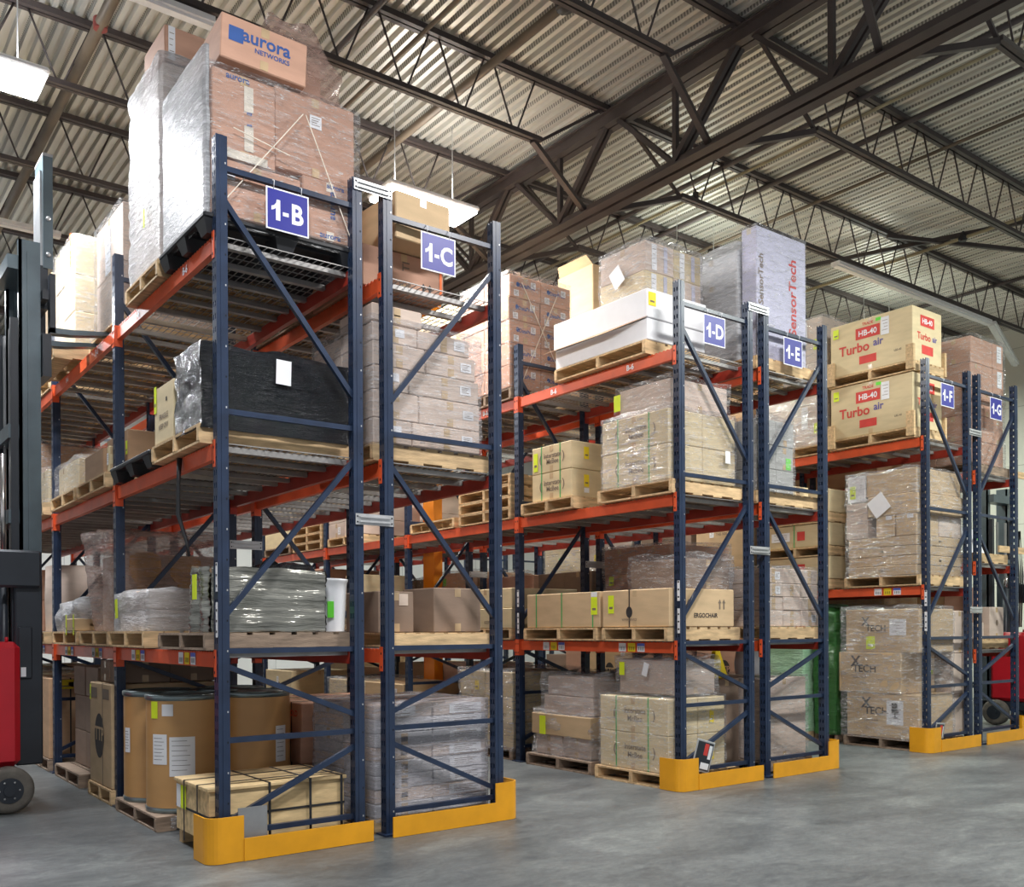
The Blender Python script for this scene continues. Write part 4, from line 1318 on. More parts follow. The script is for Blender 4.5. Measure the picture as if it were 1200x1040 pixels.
# --- floor level
def drum(x, y, z, label, lab_side=True, h=0.90, rad=0.282):
    r = empty('fibre_drum', (x, y, z), label, 'drum', None)
    g = MB()
    g.lathe([(rad, 0.03), (rad, h - 0.03)], 'fibre', 48)
    g.build('drum_body', r)
    g = MB(); g.lathe([(rad + .004, 0.0), (rad + .007, 0.012), (rad + .007, 0.03), (rad + .001, 0.036)], 'drum_ring', 48); g.build('bottom_ring', r)
    g = MB(); g.lathe([(rad + .002, h - 0.045), (rad + .011, h - .035), (rad + .011, h - .005), (rad + .002, h), (rad - .03, h + .002), (rad - .035, h - .008)], 'drum_ring', 48); g.build('lid', r)
    def lab(a0, a1, z0, z1, key):
        q = MB(); n = 8
        vs = []
        for rr in (rad + .0015, rad + .004):
            for i in range(n + 1):
                a = a0 + (a1 - a0) * i / n
                vs += [(rr * math.cos(a), rr * math.sin(a), z0), (rr * math.cos(a), rr * math.sin(a), z1)]
        m2 = 2 * (n + 1)
        fs = []
        for i in range(n):
            fs += [(m2 + 2 * i, m2 + 2 * i + 2, m2 + 2 * i + 3, m2 + 2 * i + 1), (2 * i + 1, 2 * i, m2 + 2 * i, m2 + 2 * i + 1) if i == 0 else (2 * i + 1, 2 * i + 3, m2 + 2 * i + 3, m2 + 2 * i + 1)]
        q.add(vs, fs, key)
        if key == 'white' and z1 - z0 > .15:
            for k in range(7):
                zz = z1 - .03 - k * (z1 - z0 - .04) / 7
                rr = rad + .0048
                vs = []
                for i in range(n - 1):
                    a = a0 + (a1 - a0) * (i + .7) / n * (0.95 if k % 2 else .8) + (a1 - a0) * .02
                    vs += [(rr * math.cos(a), rr * math.sin(a), zz - .0015), (rr * math.cos(a), rr * math.sin(a), zz + .0015)]
                q.add(vs, [(2 * i, 2 * i + 2, 2 * i + 3, 2 * i + 1) for i in range(n - 2)], 'ink')
        q.build('label', r)
    if lab_side:
        d = math.radians
        lab(d(200), d(226), 0.37, 0.60, 'white'); lab(d(230), d(268), 0.28, 0.58, 'white')
        lab(d(196), d(210), 0.72, 0.90 - .05, 'neon'); lab(d(218), d(236), 0.74, 0.83, 'white')
    return r, lab
pallet(-0.10, 1.05, 1.12, 2.24, 0.001, 'battered wooden pallet under the brown fibre drums', 'dark', h=0.11)
dr, lab_ = drum(0.215, 1.43, 0.115, 'front left brown fibre drum with white labels under rack 1-B')
dr, lab_ = drum(0.785, 1.40, 0.115, 'front right brown fibre drum under rack 1-B', False)
lab_(math.radians(283), math.radians(305), 0.33, 0.62, 'white')
dr, lab_ = drum(0.205, 2.02, 0.115, 'rear left brown fibre drum, partly hidden, under rack 1-B', False)
lab_(math.radians(184), math.radians(200), 0.40, 0.60, 'white')
drum(0.79, 1.98, 0.115, 'rear right brown fibre drum, mostly hidden, under rack 1-B', False)
film(0.0, 0.4, 1.05, 1.12, 0.02, 0.10, 'film_soft', 'scrap of torn film at the drum pallet edge', 0.03)
# plywood crate
r = empty('plywood_crate', (0.42, 0.39, 0.0), 'strapped plywood crate on skids at the foot of rack 1-B', 'crate')
g = MB()
for yy in (-0.30, 0.0, 0.30): g.box(-0.47, 0.47, yy - .035, yy + .035, 0.002, 0.10, 'wood')
g.build('skids', r)
g = MB()
g.cbox(-0.49, 0.49, -0.335, 0.335, 0.10, 0.44, 'ply', 0.004)
g.build('crate_body', r)
g = MB(); g.cbox(-0.505, 0.505, -0.35, 0.35, 0.44, 0.465, 'ply', 0.004); g.build('lid', r)
for xx in (-0.08, 0.22, 0.46):
    g = MB()
    g.box(xx - .009, xx + .009, -0.353, 0.353, 0.466, 0.469, 'strap_black'); g.box(xx - .009, xx + .009, -0.354, -0.351, 0.05, 0.469, 'strap_black'); g.box(xx - .009, xx + .009, 0.351, 0.354, 0.05, 0.469, 'strap_black')
    g.build('strap', r)
for zz in (0.27,):
    g = MB(); g.box(-0.492, 0.492, -0.339, -0.336, zz - .008, zz + .008, 'strap_black'); g.box(-0.493, -0.490, -0.339, 0.339, zz - .008, zz + .008, 'strap_black'); g.build('strap', r)
for yy in (-0.15, 0.12):
    g = MB(); g.box(-0.509, -0.506, yy - .009, yy + .009, 0.05, 0.469, 'strap_black'); g.box(-0.507, 0.507, yy - .009, yy + .009, 0.466, 0.469, 'strap_black'); g.build('strap', r)
for (y0, y1, k_) in ((0.13, 0.23, 'neon'), (0.24, 0.32, 'white')):
    g = MB(); g.box(-0.495, -0.491, y0, y1, 0.26, 0.42, k_); g.build('label', r)
pallet(-0.08, 0.92, 2.46, 3.26, 0.001, 'wooden pallet under the tall carton with a round logo')
carton(-0.06, 0.88, 2.50, 3.24, 0.135, 1.04, 'tan', 'tall brown carton with a dark oval logo behind the second 1-B post',
       prints=(('-a', '@disc', -.05, -.02, .20, 'ink'), ('-a', 'TTP', -.05, 0.0, .17, 'tan'), ('-a', '@bar', -.3, .40, .22, 'ink_soft'), ('-a', '@bar', .25, .40, .22, 'ink_soft')),
       straps=(('y', .1, 'ink_soft'),), labels=(('-a', -.47, .40, .03, .14, 'neon'),))
pallet(-0.08, 0.95, 4.98, 5.86, 0.001, 'dark pallet under the strapped carton past the third 1-B post', 'dark')
carton(-0.06, 0.92, 5.02, 5.84, 0.135, 1.0, 'kraft', 'strapped brown carton on the floor past the third 1-B post',
       prints=(('-a', '@disc', .0, .12, .10, 'ink_blue'),), straps=(('x', -.28, 'strap_black'), ('y', 0.1, 'ink_soft')), labels=(('-b', -.22, .42, .16, .05, 'white'), ('-b', -.35, .42, .2, .1, 'sun')))
grid(0.02, 0.90, 2.56, 3.20, 1.045, [0.20], 2, 2, 'brown', 'flat on the tall round-logo carton')
pallet(-0.08, 0.95, 3.62, 4.66, 0.001, 'wooden pallet under dark cartons between the 1-B posts', 'dark')
grid(0.1, 0.95, 3.66, 4.6, 0.135, [0.36, 0.36, 0.30], 1, 2, 'brown', 'dark floor stack between the 1-B posts')

# ================================================================== rack 1-C goods
carton(1.20, 1.93, 0.28, 1.15, 4.125, 4.44, 'pink', 'reddish carton printed with arrows on the top shelf behind sign 1-C',
       prints=(('-b', '@umb', -.25, .18, .10, 'ink'), ('-b', '|TI', .02, .18, .09, 'ink_soft'), ('-b', '@umb', .28, -.28, .10, 'ink'), ('-b', 'TOP', .0, -.28, .06, 'ink_soft')), labels=(('-b', .46, .1, .02, .3, 'lorange'),))
carton(1.34, 1.84, 0.06, 0.72, 4.445, 4.80, 'tan', 'tan carton overhanging the arrow-printed one behind sign 1-C', labels=(('-b', .36, -.28, .09, .12, 'neon'),), rz=0.05)
pallet(1.15, 2.20, 0.05, 1.10, 2.755, 'pale wooden pallet under the leaning brown stack below sign 1-C')
w = 'leaning stack below sign 1-C'
for li, (h, x1) in enumerate(((0.19, 2.13), (0.21, 2.13), (0.18, 2.12), (0.18, 2.09), (0.14, 2.03))):
    z0 = 2.89 + sum((0.19, 0.21, 0.18, 0.18, 0.14)[:li])
    cut = (1.50, 1.56, 1.47, 1.62, 1.55)[li]
    lw = LN[5][li]
    for j, (y0, y1) in enumerate(((0.07, 0.56), (0.57, 1.06))):
        nm_ = ('front', 'rear')[j]
        carton(1.17, cut, y0, y1, z0, z0 + h - .003, 'pale', 'short carton, %s layer %s left, %s' % (lw, nm_, w), labels=((('-b', .1, .1, .08, .06, 'white'),) if (li + j) % 2 == 0 and j == 0 else ()))
        if j == 0: carton(cut + .006, x1, y0, y1, z0, z0 + h - .003, 'pale', 'long carton, %s layer %s right, %s' % (lw, nm_, w), labels=((('-b', .3, .05, .10, .07, 'white'),) if j == 0 else ()))
carton(1.17, 1.60, 0.08, 0.60, 3.80, 3.93, 'pale', 'carton crowning the left side of the ' + w)
film(1.145, 2.155, 0.045, 1.085, 2.87, 3.84, 'film', 'clear creased film round the leaning stack below sign 1-C', 0.014, drop=0.02)
PLK = pallet(1.30, 2.18, 0.05, 1.05, BL, 'wooden pallet with a solid front plank on the lower 1-C shelf', h=0.105)
g = MB(); g.box(-0.44, 0.44, -0.012, 0.012, 0, 0.095, 'wood')
o = g.build('plank', loc=(1.74, 0.035, BL + 0.003)); attach(o, PLK)
carton(1.76, 2.21, 0.18, 0.66, BL + 0.108, 1.835, 'brown', 'brown carton on the right end of the plank pallet, lower 1-C shelf', rz=0.0)
carton(1.29, 1.60, 0.22, 0.75, BL + 0.108, 1.80, 'brown', 'brown carton on the left end of the plank pallet, lower 1-C shelf', labels=(('-b', .2, .3, .08, .09, 'pale'),))
# floor: layered white-filmed stack
pallet(1.16, 2.20, 0.06, 1.12, 0.001, 'pallet under the white layered stack at the foot of rack 1-C', h=0.10)
def pr_flo(l, i, j):
    out = []
    if j == 0 and l == 7: out = [('-b', '@disc', 0, 0, .022, 'ink_red')]
    elif j == 0 and i == 1: out = [('-b', '@blob', -.3, 0.05, .035, 'ink_red'), ('-b', 'IMPAC', .05, 0, .04, 'ink_soft')]
    return out
def lb_flo(l, i, j):
    return (('-b', .1 if i else -.1, 0, .30, .075, 'white'),) if (j == 0 and (i == 1 or l == 7)) else ()
grid(1.17, 2.18, 0.07, 1.10, 0.105, [0.105] * 8, 2, 2, ['silver', 'pale', 'silver'], 'white-banded floor stack, 1-C', 0.004, labels=lb_flo)
film(1.155, 2.20, 0.05, 1.12, 0.08, 0.955, 'film_lilac', 'silvery film round the banded floor stack under 1-C', 0.010)
pallet(1.12, 2.18, 1.26, 2.32, 0.001, 'pallet under the strapped reddish cartons between racks 1-B and 1-C', 'dark')
grid(1.13, 2.14, 1.26, 2.30, 0.135, [0.25, 0.25, 0.26], 2, 2, 'pink', 'strapped floor stack behind the silvery one',
     prints=lambda l, i, j: (('-a', 'OLD', .2, .15, .07, 'ink_red'), ('-a', '@bar', -.25, .1, .1, 'ink_red')) if i == 0 and l == 2 else (), straps=(('y', .1, 'strap_black'),))

# ================================================================== rack 1-D goods
DT, DM, DL = 4.145, 2.775, 1.385
pallet(4.26, 5.34, 0.34, 1.70, DT, 'plywood-topped pallet under the big white cartons by sign 1-D')
carton(4.28, 5.10, 0.33, 1.70, DT + 0.135, DT + 0.34, 'white', 'lower big white carton, crushed lid edge, on the top shelf left of sign 1-D')
WHT = carton(4.27, 5.11, 0.32, 1.72, DT + 0.345, DT + 0.62, 'white', 'upper big white carton with a yellow label left of sign 1-D', labels=(('-b', -.42, .15, .10, .13, 'sun'),))
g = MB()
g.add([(0, -0.72, 0), (0, 0.70, 0), (-0.10, 0.72, -0.045), (-0.08, -0.2, -0.05), (0, -0.72, .004), (0, .70, .004), (-.10, .72, -.041), (-.08, -.2, -.046)], [(0, 1, 2, 3), (7, 6, 5, 4), (0, 3, 7, 4), (2, 1, 5, 6), (3, 2, 6, 7)], 'kraft')
o = g.build('carton_flap', loc=(4.268, 1.05, DT + 0.345)); attach(o, WHT); o['label'] = 'loose brown inner flap'
w = 'wrapped tower on the white cartons'
grid(4.50, 5.32, 0.57, 1.23, DT + 0.625, [0.30, 0.30], 2, 1, ['beige', 'pale'], w, labels=lambda l, i, j: (('-b', -.2, 0, .07, .26, 'white'), ('-b', .2, 0, .05, .26, 'violet')))
film(4.48, 5.34, 0.55, 1.25, DT + 0.625, 5.40, 'film', 'clear film round the ' + w, 0.02, labels=(('-a', -.05, .0, .16, .20, 'white', .5),))
open_bin(5.60, 5.98, 2.56, 3.24, DT, 1.85, 'tan', 'very tall tan open carton on the top shelf behind the printed stack of 1-D', True, 0.02)
w = 'tall stack, second 1-D post'
pallet(4.30, 5.32, 2.52, 3.56, DT, 'pallet under the tall printed-carton stack on the 1-D top shelf', 'dark')
PB = lambda l, i, j: ((('-b', '@disc', -.25, .1, .028, 'ink_blue'), ('-b', 'DataProd', .05, .08, .06, 'ink_blue')) if j == 0 else ()) + ((('-a', 'FRAGILE', 0, 0, .05, 'ink_soft'),) if i == 0 else ())
grid(4.29, 5.21, 2.53, 3.53, DT + 0.135, [0.26] * 5, 2, 2, 'pink', w, prints=PB, labels=lambda l, i, j: (('-b', -.3, -.3, .07, .07, 'white'), ('-b', .25, .2, .07, .07, 'white')) if j == 0 else ())
film(4.275, 5.225, 2.515, 3.545, DT + 0.12, 5.62, 'film_soft', 'thin film round the tall printed-carton stack on rack 1-D', 0.007)
g = MB()
for p, q in (((4.45, 5.50), (4.95, 4.65)), ((4.98, 5.45), (4.45, 4.35))):
    g.bar((p[0], 2.505, p[1]), (q[0], 2.505, q[1]), 0.005, 0.008, 'tape_clear')
o = g.build('cord', at=(4.7, 2.505, 5)); o.location = (4.7, 2.505, 5); tag(o, 'white cord crossed over the tall stack on rack 1-D', 'cord')
pallet(4.30, 5.32, 3.66, 4.70, DT, 'pallet under the pale stack beside the tall one, 1-D top shelf', 'dark')
grid(4.29, 5.25, 3.64, 4.74, DT + 0.135, [0.26] * 5, 1, 2, 'beige', 'pale tower, bay 2 of 1-D top shelf')
# middle
def mcb(x0, x1, y0, y1, z0, z1, label, lab=(), pr_end=True):
    return carton(x0, x1, y0, y1, z0, z1, 'beige', label, prints=(('-a', 'Interstate', .03, .12, .075, 'ink_soft'), ('-a', 'McBee', .03, -.10, .075, 'ink_soft'), ('-a', '(', -.27, 0, .12, 'ink_soft'), ('-a', ')', .30, 0, .12, 'ink_soft')),
                  straps=(('y', -.25, 'strap'), ('y', .22, 'strap')), labels=lab, seam='x')
pallet(4.26, 5.30, 1.40, 2.30, DM, 'wooden pallet under the two strapped beige cartons on the 1-D middle shelf')
mcb(4.30, 4.82, 1.47, 2.14, DM + 0.135, DM + 0.43, 'lower of two strapped beige cartons beside the second 1-D post', (('-b', -.1, .1, .07, .13, 'sun'), ('-b', -.1, -.25, .07, .05, 'white')))
mcb(4.30, 4.82, 1.47, 2.14, DM + 0.433, DM + 0.725, 'upper of two strapped beige cartons beside the second 1-D post', (('-a', -.40, -.05, .07, .2, 'neon'), ('-b', -.1, .1, .07, .13, 'sun')))
pallet(4.26, 5.30, 0.05, 1.02, DM, 'wooden pallet under the big filmed load on the 1-D middle shelf')
for (x0, x1, wd) in ((4.29, 4.76, 'left'), (4.765, 5.24, 'right')):
    for zz, (za, zb) in (('lower', (0.135, 0.47)), ('upper', (0.473, 0.80))):
        mcb(x0, x1, 0.07, 0.98, DM + za, DM + zb, '%s %s big strapped carton in the filmed load, 1-D middle shelf' % (zz, wd))
carton(4.36, 5.16, 0.10, 0.80, DM + 0.81, DM + 1.10, 'pale', 'slanting top carton of the filmed load on the 1-D middle shelf', tilt=(0, 0.0, 0.0), rz=0.06)
film(4.27, 5.26, 0.05, 1.0, DM + 0.12, DM + 0.84, 'film', 'glossy creased film round the big load on the 1-D middle shelf', 0.014, labels=(('-b', .32, -.1, .07, .12, 'white', 0),))
film(4.32, 5.20, 0.07, 0.85, DM + 0.81, DM + 1.13, 'film_soft', 'film tented over the top carton on the 1-D middle shelf', 0.03, labels=(('-a', -.40, .0, .09, .16, 'neon', 0),))
# lower
pallet(4.26, 5.28, 1.06, 2.26, DL, 'pale pallet under the plain strapped carton on the lower 1-D shelf')
carton(4.28, 5.20, 1.02, 2.22, DL + 0.135, DL + 0.50, 'tan', 'plain tan carton with pale green straps on the lower 1-D shelf', straps=(('y', -.36, 'strap_mint'), ('y', -.0, 'strap_mint'), ('y', .41, 'strap_mint')) if False else (('y', -.36, 'strap'), ('y', .0, 'strap'), ('y', .41, 'strap')), labels=(('-a', .43, .1, .09, .18, 'neon'), ('-a', .43, .42, .09, .05, 'white')), seam='x')
pallet(4.26, 5.28, 0.04, 0.98, DL, 'pale pallet under the carton with a black oval, lower 1-D shelf')
carton(4.28, 5.20, 0.06, 0.98, DL + 0.135, DL + 0.50, 'tan', 'tan carton with a black oval mark and black strap, lower 1-D shelf',
       prints=(('-a', '@disc', -.08, -.1, .055, 'ink'), ('-a', 'WWW.SERVICE', -.08, -.3, .03, 'ink_soft'), ('-b', '@umb', -.25, .1, .1, 'ink_soft'), ('-b', '@umb', .3, .1, .1, 'ink_soft'), ('-b', 'ERGOCHAIR', .05, -.2, .06, 'ink')),
       straps=(('y', -.08, 'strap_black'),), labels=(('-a', -.36, .12, .08, .18, 'neon'),), seam='x')
carton(4.62, 5.25, 0.16, 0.92, DL + 0.505, DL + 0.80, 'brown', 'brown carton under film atop the oval-marked carton')
film(4.58, 5.29, 0.12, 0.95, DL + 0.49, DL + 0.84, 'film', 'clear film over the brown carton atop the oval-marked one', 0.03)
# floor
pallet(4.27, 5.25, 1.16, 2.24, 0.001, 'worn pallet with round feet under the saggy filmed load of rack 1-D', 'dark')
w = 'saggy filmed load on the 1-D floor'
grid(4.34, 5.1, 1.24, 2.14, 0.135, [0.22], 2, 2, 'pale', w)
grid(4.30, 5.1, 1.20, 2.18, 0.355, [0.23], 2, 1, 'tan', 'overhanging band of the ' + w)
SAG_C = carton(4.36, 5.08, 1.22, 2.02, 0.59, 0.78, 'pale', 'third carton up in the ' + w)
carton(4.38, 5.06, 1.24, 1.98, 0.785, 0.99, 'pale', 'topmost carton of the ' + w)
film(4.31, 5.14, 1.19, 2.18, 0.13, 0.60, 'film', 'saggy clear film round the lower part of the worn-pallet load', 0.03)
film(4.33, 5.12, 1.19, 2.07, 0.585, 1.03, 'film', 'loose clear film round the upper part of the worn-pallet load', 0.03)
q = MB(); q.box(-0.002, 0.002, -0.05, 0.05, 0, 0.2, 'neon'); o = q.build('label_sheet', loc=(4.275, 1.95, 0.36)); attach(o, SAG_C); o['label'] = 'yellow-green label'
pallet(4.24, 5.20, 0.04, 1.02, 0.001, 'wooden pallet under the green-strapped cartons at the foot of 1-D')
for (za, zb, zz) in ((0.135, 0.49, 'lower'), (0.493, 0.84, 'upper')):
    for (x0, x1, wd) in ((4.26, 4.66, 'left'), (4.665, 5.05, 'right')):
        mcb(x0, x1, 0.06, 1.0, za, zb, '%s %s green-strapped carton on the floor beside the 1-D guard' % (zz, wd), (('-b', .0, -.05, .06, .12, 'sun'),) if wd == 'right' else ())
film(4.24, 5.075, 0.04, 1.02, 0.12, 0.86, 'film_soft', 'clear film round the green-strapped floor cartons of 1-D', 0.012)
carton(4.42, 4.98, 0.12, 0.88, 0.865, 1.20, 'pale', 'carton under film on top of the green-strapped floor cartons')
film(4.38, 5.02, 0.08, 0.92, 0.86, 1.24, 'film', 'film bunched over the top carton of the 1-D floor load', 0.035, labels=(('-a', -.34, .15, .07, .13, 'neon', 0), ('-a', .05, .15, .07, .13, 'white', -.3)))

# ================================================================== rack 1-E goods
pallet(5.56, 6.62, 0.06, 1.06, DT, 'wooden pallet under the tall silver loads behind sign 1-E')
carton(5.60, 6.42, 0.08, 0.27, DT + 0.135, 5.62, 'violet', 'tall thin pale violet carton standing upright behind sign 1-E', prints=(('-b', '|SensorTech', .22, .03, .17, 'ink_red'), ('-b', '|SensorTech', -.42, .1, .11, 'ink_soft')), seam='x', tape='tape_clear')
grid(5.58, 6.4, 0.30, 1.02, DT + 0.135, [0.40, 0.40, 0.36], 1, 1, ['white', 'silver'], 'silver load behind sign 1-E')
film(5.555, 6.43, 0.285, 1.04, DT + 0.12, 5.52, 'film_white', 'bright silvery film round the load behind the upright violet carton', 0.018)
film(5.585, 6.435, 0.065, 0.285, DT + 0.12, 5.64, 'film_soft', 'clear film round the upright violet carton', 0.006)
pallet(5.56, 6.62, 0.05, 1.08, DM, 'wooden pallet under the grey stack on the 1-E middle shelf')
grid(5.60, 6.20, 0.08, 1.04, DM + 0.135, [0.24, 0.25, 0.26], 2, 2, 'grey', 'grey stack, 1-E middle shelf', labels=lambda l, i, j: (('-b', .2, -.2, .08, .12, 'lime'),) if (l == 1 and i == 1 and j == 0) else ())
film(5.575, 6.22, 0.06, 1.06, DM + 0.11, DM + 0.92, 'film', 'clear film round the grey stack on the 1-E middle shelf', 0.02)
carton(6.24, 6.62, 0.20, 0.95, DM + 0.135, DM + 0.26, 'beige', 'flat beige carton right of the grey stack, 1-E middle shelf')
pallet(5.62, 6.62, 0.06, 1.06, DL, 'wooden pallet under the pale brown stack on the lower 1-E shelf')
grid(5.70, 6.62, 0.08, 1.02, DL + 0.135, [0.17, 0.14, 0.14, 0.16], 3, 2, 'pale', 'stack, lower 1-E shelf', labels=lambda l, i, j: (('-b', .2, 0, .08, .08, 'white'),) if (j == 0 and (l == 0 and i == 2 or l > 1 and i == 0)) else ())
film(5.67, 6.64, 0.06, 1.04, DL + 0.12, DL + 0.77, 'film_soft', 'thin film round the pale brown stack on the lower 1-E shelf', 0.01)
pallet(5.66, 6.52, 0.10, 1.06, 0.001, 'dark pallet under the large plain carton at the foot of 1-E', 'dark')
carton(5.70, 6.44, 0.12, 1.02, 0.135, 0.98, 'pale', 'large plain greyish brown carton at the foot of rack 1-E')
carton(5.24, 5.62, 0.35, 1.0, 0.002, 0.98, 'brown', 'dark tall carton in the gap between racks 1-D and 1-E')
film(5.67, 6.47, 0.09, 1.05, 0.12, 1.0, 'film_soft', 'clear film over the large plain carton at the foot of 1-E', 0.008)
g = MB(); g.lathe([(0.14, 0), (0.15, 0.12), (0.13, 0.24), (0.05, 0.30)], 'fixture', 24)
o = g.build('film_roll', loc=(6.02, 0.55, 1.005)); tag(o, 'white roll standing on the large plain carton of 1-E', 'roll')
g = MB(); g.add([(-.13, -.05, 0), (.13, -.05, 0), (.13, .05, 0), (-.13, .05, 0), (-.02, -.02, .32), (.02, -.02, .32), (.02, .02, .32), (-.02, .02, .32)], [(3, 2, 1, 0), (4, 5, 6, 7), (0, 1, 5, 4), (1, 2, 6, 5), (2, 3, 7, 6), (3, 0, 4, 7)], 'sun')
o = g.build('yellow_wedge', loc=(5.44, 0.5, 0.985)); tag(o, 'yellow wedge-shaped floor sign standing on the dark tall carton', 'floor sign')

# ================================================================== rack 1-F goods
FT, FM = 3.815, 2.015
def crate_box(z, label, first):
    # carton on a pallet with corner blocks
    pl = pallet(8.58, 9.30, 0.10, 1.28, z, 'pallet with corner blocks under the ' + label.split(' with')[0])
    carton(8.60, 9.27, 0.12, 1.26, z + 0.135, z + 0.80, 'beige', label,
           prints=(('-a', 'Turbo', -.20, -.03, .17, 'ink_red'), ('-a', 'air', .10, -.0, .13, 'ink_purple'), ('-a', '@bar', -.03, .23, .34, 'ink_red'), ('-a', 'HB-40', -.03, .23, .10, 'white'), ('-a', '@bar', -.03, -.28, .24, 'ink_red'),
                   ('-a', 'TRADE', -.03, .40, .05, 'ink_red'), ('-a', 'LBS-40', .33, -.25, .035, 'ink_soft'),
                   ('-b', 'Turbo', -.12, -.02, .12, 'ink_red'), ('-b', 'air', .25, -.02, .10, 'ink_purple'), ('-b', '@bar', .0, .27, .32, 'ink_red'), ('-b', 'HB-40', 0, .27, .09, 'white'), ('-b', '@bar', .0, -.26, .26, 'ink_red')),
           labels=(('-a', .18, .26, .11, .22, 'white'), ('-a', -.43, .34, .08, .12, 'neon'), ('-a', .10, .42, .07, .04, 'lime')), tape='tape', seam='x')
    for (x, y) in ((8.58, 0.115), (8.58, 1.24), (9.27, 0.115)):
        g = MB(); g.box(-0.02, 0.02, -0.05, 0.05, 0, 0.30, 'wood')
        o = g.build('corner_block', loc=(x - 0.005 if x < 9 else x + 0.035, y + (-.0 if y > 1 else 0.02), z + 0.02))
        attach(o, pl)
crate_box(FT, 'lower beige appliance carton with red print above the 1-F beam', True)
crate_box(FT + 0.81, 'upper beige appliance carton with red print, topmost over 1-F', False)
pallet(8.62, 9.62, 1.40, 2.38, FT, 'pallet under the tall wrapped tan load behind the red-printed cartons')
grid(8.64, 9.6, 1.42, 2.36, FT + 0.135, [0.55, 0.55, 0.60], 2, 1, 'pale', 'tan tower behind the red-printed cartons', labels=lambda l, i, j: (('-a', .2, .2, .10, .3, 'white'), ('-a', .4, -.1, .08, .14, 'neon')) if i == 0 else ())
film(8.61, 9.63, 1.39, 2.39, FT + 0.12, 5.66, 'film', 'clear film round the tan tower behind the red-printed cartons', 0.02)
pallet(8.60, 9.66, 0.06, 1.04, FM, 'pale pallet under the mixed wrapped load on the 1-F middle shelf')
w = 'mixed load, 1-F middle shelf'
grid(8.60, 9.66, 0.08, 1.02, FM + 0.135, [0.12, 0.12, 0.12, 0.12], 1, 1, 'tan', 'flat tier of the ' + w)
zz = FM + 0.135 + 0.48
carton(8.60, 9.1, 0.74, 1.04, zz, zz + 0.46, 'pale', 'upright carton, left end of the ' + w)
carton(8.60, 9.1, 0.37, 0.62, zz, zz + 0.26, 'tan', 'small centre carton of the ' + w, labels=(('-a', .2, .4, .08, .05, 'white'),))
carton(8.60, 9.1, 0.08, 0.35, zz, zz + 0.26, 'tan', 'small right carton of the ' + w, labels=(('-a', .2, .4, .08, .05, 'white'),))
carton(9.12, 9.66, 0.08, 1.02, zz, zz + 0.26, 'pale', 'long rear carton of the ' + w)
carton(8.60, 9.66, 0.06, 0.735, zz + 0.265, zz + 0.52, 'tan', 'wide carton over the small ones of the ' + w)
carton(8.61, 9.64, 0.08, 0.76, zz + 0.524, zz + 0.82, 'tan', 'topmost wide carton of the ' + w, rz=0.0)
carton(8.60, 9.1, 0.77, 1.02, zz + 0.465, zz + 0.80, 'white', 'small whitish carton, top left of the ' + w, labels=(('-a', -.2, -.1, .08, .16, 'neon'),))
film(8.575, 9.68, 0.05, 1.06, FM + 0.12, zz + 0.84, 'film', 'clear film round the mixed load on the 1-F middle shelf', 0.018, labels=(('-a', .0, .17, .24, .24, 'white', .6),))
pallet(8.56, 9.55, 0.02, 1.06, 0.001, 'dark pallet under the chair cartons at the foot of 1-F', 'dark')
XP = (('-a', 'X', -.22, .28, .19, 'ink'), ('-a', 'TECH', -.08, .10, .13, 'ink'), ('-a', 'TASK CHAIR', -.15, -.12, .035, 'ink_soft'))
CHR = carton(8.56, 9.35, 0.04, 1.02, 0.135, 0.68, 'tan', 'bottom chair carton at the foot of 1-F with a chair sheet', prints=XP, labels=(('-a', .18, 0.08, .22, .30, 'white'),))
g = MB(); g.cbox(-0.002, 0.0, -0.045, 0.03, 0.08, 0.17, 'ink', 0.0005); g.box(-0.002, 0, -0.06, 0.03, 0.05, 0.075, 'ink'); g.box(-0.002, 0, -0.02, -0.01, 0.0, 0.05, 'ink'); g.box(-0.002, 0, -0.05, 0.02, -0.006, 0.0, 'ink')
o = g.build('chair_drawing', loc=(8.548, 0.36, 0.40)); attach(o, CHR)
carton(8.54, 9.30, 0.25, 1.12, 0.685, 1.19, 'tan', 'middle chair carton, pushed out to the left, foot of 1-F', prints=XP, labels=(('-b', .4, 0, .05, .05, 'neon'),), rz=-0.01)
carton(8.56, 9.35, 0.03, 1.03, 1.195, 1.73, 'tan', 'top chair carton with a yellow label, foot of 1-F', prints=(('-a', 'X', -.22, .22, .15, 'ink'), ('-a', 'TECH', -.08, .06, .11, 'ink')), labels=(('-a', -.15, -.28, .12, .16, 'neon'), ('-a', .22, .08, .22, .2, 'white')))
grid(9.37, 9.78, 0.06, 1.0, 0.135, [0.52, 0.52, 0.54], 1, 2, 'pale', 'tall stack right of the chair cartons')
film(8.53, 9.38, 0.02, 1.10, 0.12, 1.76, 'film', 'creased film round the chair cartons at the foot of 1-F', 0.022)
# green-filmed loads next along the floor
pallet(8.64, 9.60, 1.22, 1.56, 0.001, 'pallet under the dark green filmed load beside the chair cartons', 'dark')
film(8.60, 9.62, 1.21, 1.56, 0.10, 1.74, 'film_green', 'dark green filmed load beside the chair cartons under 1-F', 0.03, bulge=0.02, name='green_wrapped_load')
pallet(8.46, 9.50, 1.62, 2.38, 0.001, 'pallet under the pale green filmed stack', 'wood')
grid(8.50, 9.46, 1.64, 2.36, 0.135, [0.28] * 6, 2, 2, 'grey', 'pale green filmed stack under 1-F')
film(8.46, 9.50, 1.60, 2.40, 0.12, 1.82, 'film_mint', 'pale green translucent film round the stack seen behind 1-E', 0.02, labels=(('-a', .43, .36, .20, .22, 'lorange', .2), ('-a', .30, .48, .14, .14, 'white', .7)))
